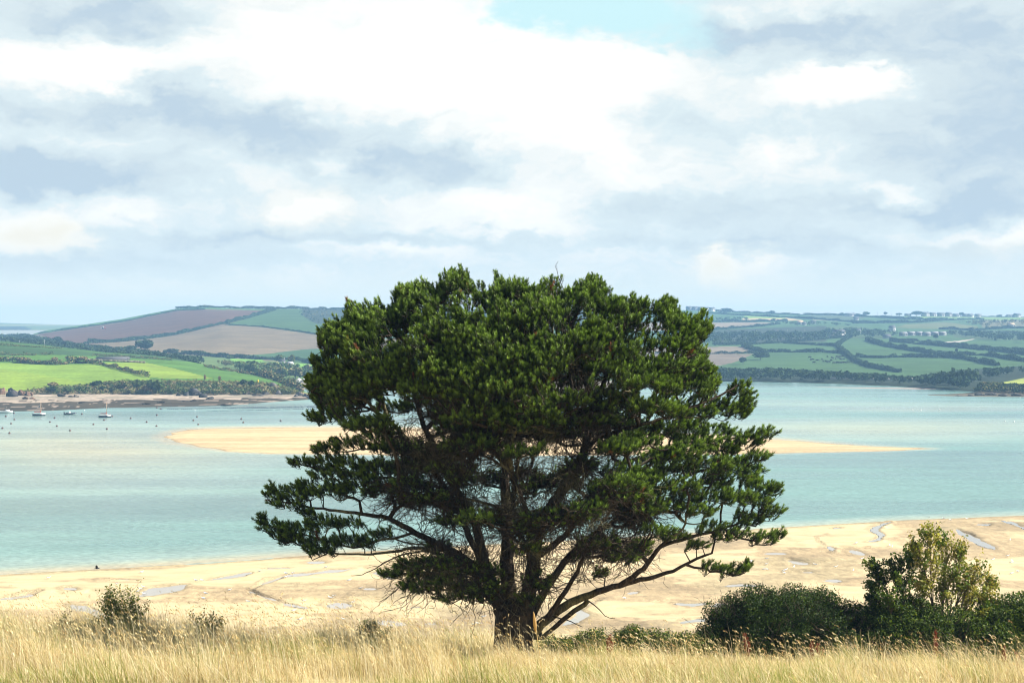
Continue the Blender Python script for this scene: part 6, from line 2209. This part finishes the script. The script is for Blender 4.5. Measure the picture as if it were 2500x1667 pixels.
by = MB()
lathe(by, [(.0, -.25), (.25, -.2), (.40, .0), (.42, .15), (.36, .38), (.2, .52), (.07, .56), (.06, .66), (.0, .68)])
byo = by.mesh('buoy', M['orange'], True)
by2 = MB()
lathe(by2, [(.0, -.25), (.25, -.2), (.40, .0), (.42, .15), (.36, .38), (.2, .52), (.07, .56), (.06, .66), (.0, .68)])
byw = by2.mesh('buoy', M['white'], True)
BUOY = [(34, 1009, 0), (14, 1017, 0), (35, 1025, 0), (27, 1035, 0), (6, 1046, 0), (23, 1058, 0), (133, 1021, 0), (122, 1031, 0), (139, 1041, 0), (171, 1052, 0), (228, 1037, 0), (254, 1026, 0), (274, 1017, 0), (261, 1048, 0), (319, 1022, 0), (358, 1031, 0), (383, 1014, 0), (382, 1041, 0),
        (392, 999, 0), (481, 1018, 0), (472, 1027, 0), (484, 1037, 0), (589, 1023, 0), (594, 1032, 0), (685, 1028, 0), (476, 1001, 1), (206, 1002, 1), (200, 1011, 0), (383, 996, 0),
        (2453, 1028, 1), (2476, 1030, 1), (2490, 971, 1), (2228, 1001, 1), (2248, 1002, 1), (2294, 1000, 1)]
for px, py, wh in BUOY:
    d = dist_at(py)
    o = bpy.data.objects.new('mooring_buoy', byw if wh else byo)
    COL.objects.link(o)
    o.location = ((px - CX) / F * d, d, 0.0)
    o.scale = (.65 if wh else .9,) * 3
    if wh:
        tag(o, 'small pale mooring buoy floating on the estuary', 'buoy', 'pale mooring buoys')
    else:
        tag(o, 'round red orange mooring buoy floating near the left shore', 'buoy', 'red orange mooring buoys')
for k, (x0, y0, x1, y1, lab) in enumerate([(395, 999.5, 800, 990.5, 'farthest line of dark floats along the left shore'), (560, 997.5, 860, 993, 'middle line of dark floats off the left shore'), (510, 1003, 900, 997, 'nearest line of dark floats off the left shore')]):
    mb = MB()
    for t in np.arange(0, 1.0001, .012):
        px, py = x0 + (x1 - x0) * t, y0 + (y1 - y0) * t + .5 * math.sin(t * 9)
        d = dist_at(py)
        if frng.uniform() < .85:
            mb.ball(((px - CX) / F * d, d, .05), (.34, .3, .24), 6, 4)
    tag(mb.build('float_line', M['navy']), lab, 'float line', 'lines of floats')

# ------------------------------------------------------------------ gulls on the sand
gl = MB()
WH, GY, BK, OR = (.8, .8, .78), (.36, .39, .42), (.03, .03, .03), (.6, .35, .05)
rings = [(-.24, .175, .005, .005), (-.2, .18, .035, .03), (-.1, .185, .07, .065), (0, .18, .085, .08), (.1, .195, .07, .07), (.16, .23, .045, .05), (.20, .28, .036, .042), (.25, .31, .04, .045), (.29, .31, .032, .035), (.31, .305, .008, .01)]
body_rings(gl, rings, 10, WH)
for s in (-1, 1):
    gl.addp([(.1, s * .075, .23), (.06, s * .098, .17), (-.12, s * .08, .16), (-.3, s * .02, .18), (-.16, s * .05, .235)], [(0, 1, 2, 3, 4)] if s > 0 else [(4, 3, 2, 1, 0)], GY)
    gl.addp([(-.2, s * .052, .185), (-.16, s * .06, .2), (-.36, s * .01, .19)], [(0, 1, 2)], BK)
    gl.tube([(.0, s * .03, .12), (.01, s * .03, 0)], [.008, .008], 4, OR)
    gl.tube([(.0, s * .03, .004), (.05, s * .03, .004)], [.012, .006], 4, OR)
gl.tube([(.305, 0, .305), (.36, 0, .295)], [.012, .004], 5, OR)
gl.box((-.27, 0, .175), (.12, .06, .015), WH)
gull_me = gl.mesh('gull', M['feather'], True)
GULLS = [(118, 1413), (343, 1440), (350, 1435), (352, 1452), (336, 1446), (345, 1399), (478, 1419), (493, 1419), (502, 1451), (497, 1463), (560, 1443), (214, 1514), (634, 1397), (698, 1402), (697, 1411), (714, 1401), (796, 1387), (852, 1419), (880, 1439), (807, 1461), (813, 1458), (743, 1469), (860, 1473), (606, 1471), (717, 1493),
         (838, 1514), (732, 1515), (1181, 1508), (1168, 1525), (1156, 1527), (285, 1428), (1835, 1374), (1834, 1371), (1872, 1366), (1871, 1379), (1872, 1392), (1914, 1396), (1918, 1393), (1915, 1401), (1938, 1386), (1865, 1392), (2090, 1328), (2172, 1333), (2178, 1337), (2083, 1395), (2104, 1366), (1990, 1380), (2460, 1359), (2470, 1371), (2470, 1375),
         (2424, 1368), (2466, 1320), (2485, 1397), (2470, 1402), (2304, 1267), (2360, 1268), (2320, 1271), (1400, 1380), (1525, 1463), (2040, 1386)]
sfd = {}


def sand_z(x, y):
    return None


dg = bpy.context.evaluated_depsgraph_get()
sand_o = bpy.data.objects['sand_flat']
sv = np.empty(len(sand_o.data.vertices) * 3, np.float32)
sand_o.data.vertices.foreach_get('co', sv)
sv = sv.reshape(-1, 3)


def put_on_sand(px, py):
    d = dist_at(py, .4)
    for _ in range(4):
        x_ = (px - CX) / F * d
        q = np.argmin((sv[:, 0] - x_) ** 2 + (sv[:, 1] - d) ** 2)
        z_ = float(sv[q, 2])
        d = dist_at(py, z_)
    return ((px - CX) / F * d, d, max(z_, 0) + .0)


for k, (px, py) in enumerate(GULLS):
    o = bpy.data.objects.new('gull', gull_me)
    COL.objects.link(o)
    o.location = put_on_sand(px, py)
    o.rotation_euler = (0, 0, frng.choice([0, 0.3, -.3, 3.0, 3.3, 1.2]))
    o.scale = (1.15,) * 3
    tag(o, 'white and grey gull resting on the rippled sand flat', 'gull', 'gulls resting on the sand flat')

# a crow on the wing
root = thing('crow', 'black crow flying low over the water edge at the left', 'crow', tuple(P(236, 1387, 150)), None, .35)
cb = MB()
body_rings(cb, [(-.3, 0, .005, .005), (-.26, 0, .06, .012), (-.12, 0, .05, .035), (0, 0, .07, .06), (.12, .01, .06, .06), (.19, .02, .04, .045), (.25, .03, .045, .045), (.3, .025, .015, .018), (.36, .01, .004, .006)], 8)
cb.build('body', M['black'], root)
for s, up in ((1, .55), (-1, .9)):
    cb = MB()
    c_, sn_ = math.cos(up), math.sin(up)
    pr = [(0.1, .05), (.12, .2), (.06, .42), (-.02, .5), (-.1, .4), (-.12, .2), (-.08, .05)]
    V = [(x_, s * y_ * c_, y_ * sn_ + .012) for x_, y_ in pr] + [(x_, s * y_ * c_, y_ * sn_ - .012) for x_, y_ in pr]
    cb.addp(V, [tuple(range(7)), tuple(range(13, 6, -1))] + [(i, i + 7, (i + 1) % 7 + 7, (i + 1) % 7) for i in range(7)])
    cb.build('wing', M['black'], root)
SC.render.engine = 'CYCLES'
SC.cycles.max_bounces = 5
SC.cycles.diffuse_bounces = 2
SC.cycles.glossy_bounces = 2
SC.cycles.transmission_bounces = 3
SC.cycles.volume_bounces = 0
SC.cycles.sample_clamp_indirect = 6.0
SC.cycles.use_denoising = True
SC.cycles.filter_width = 1.05
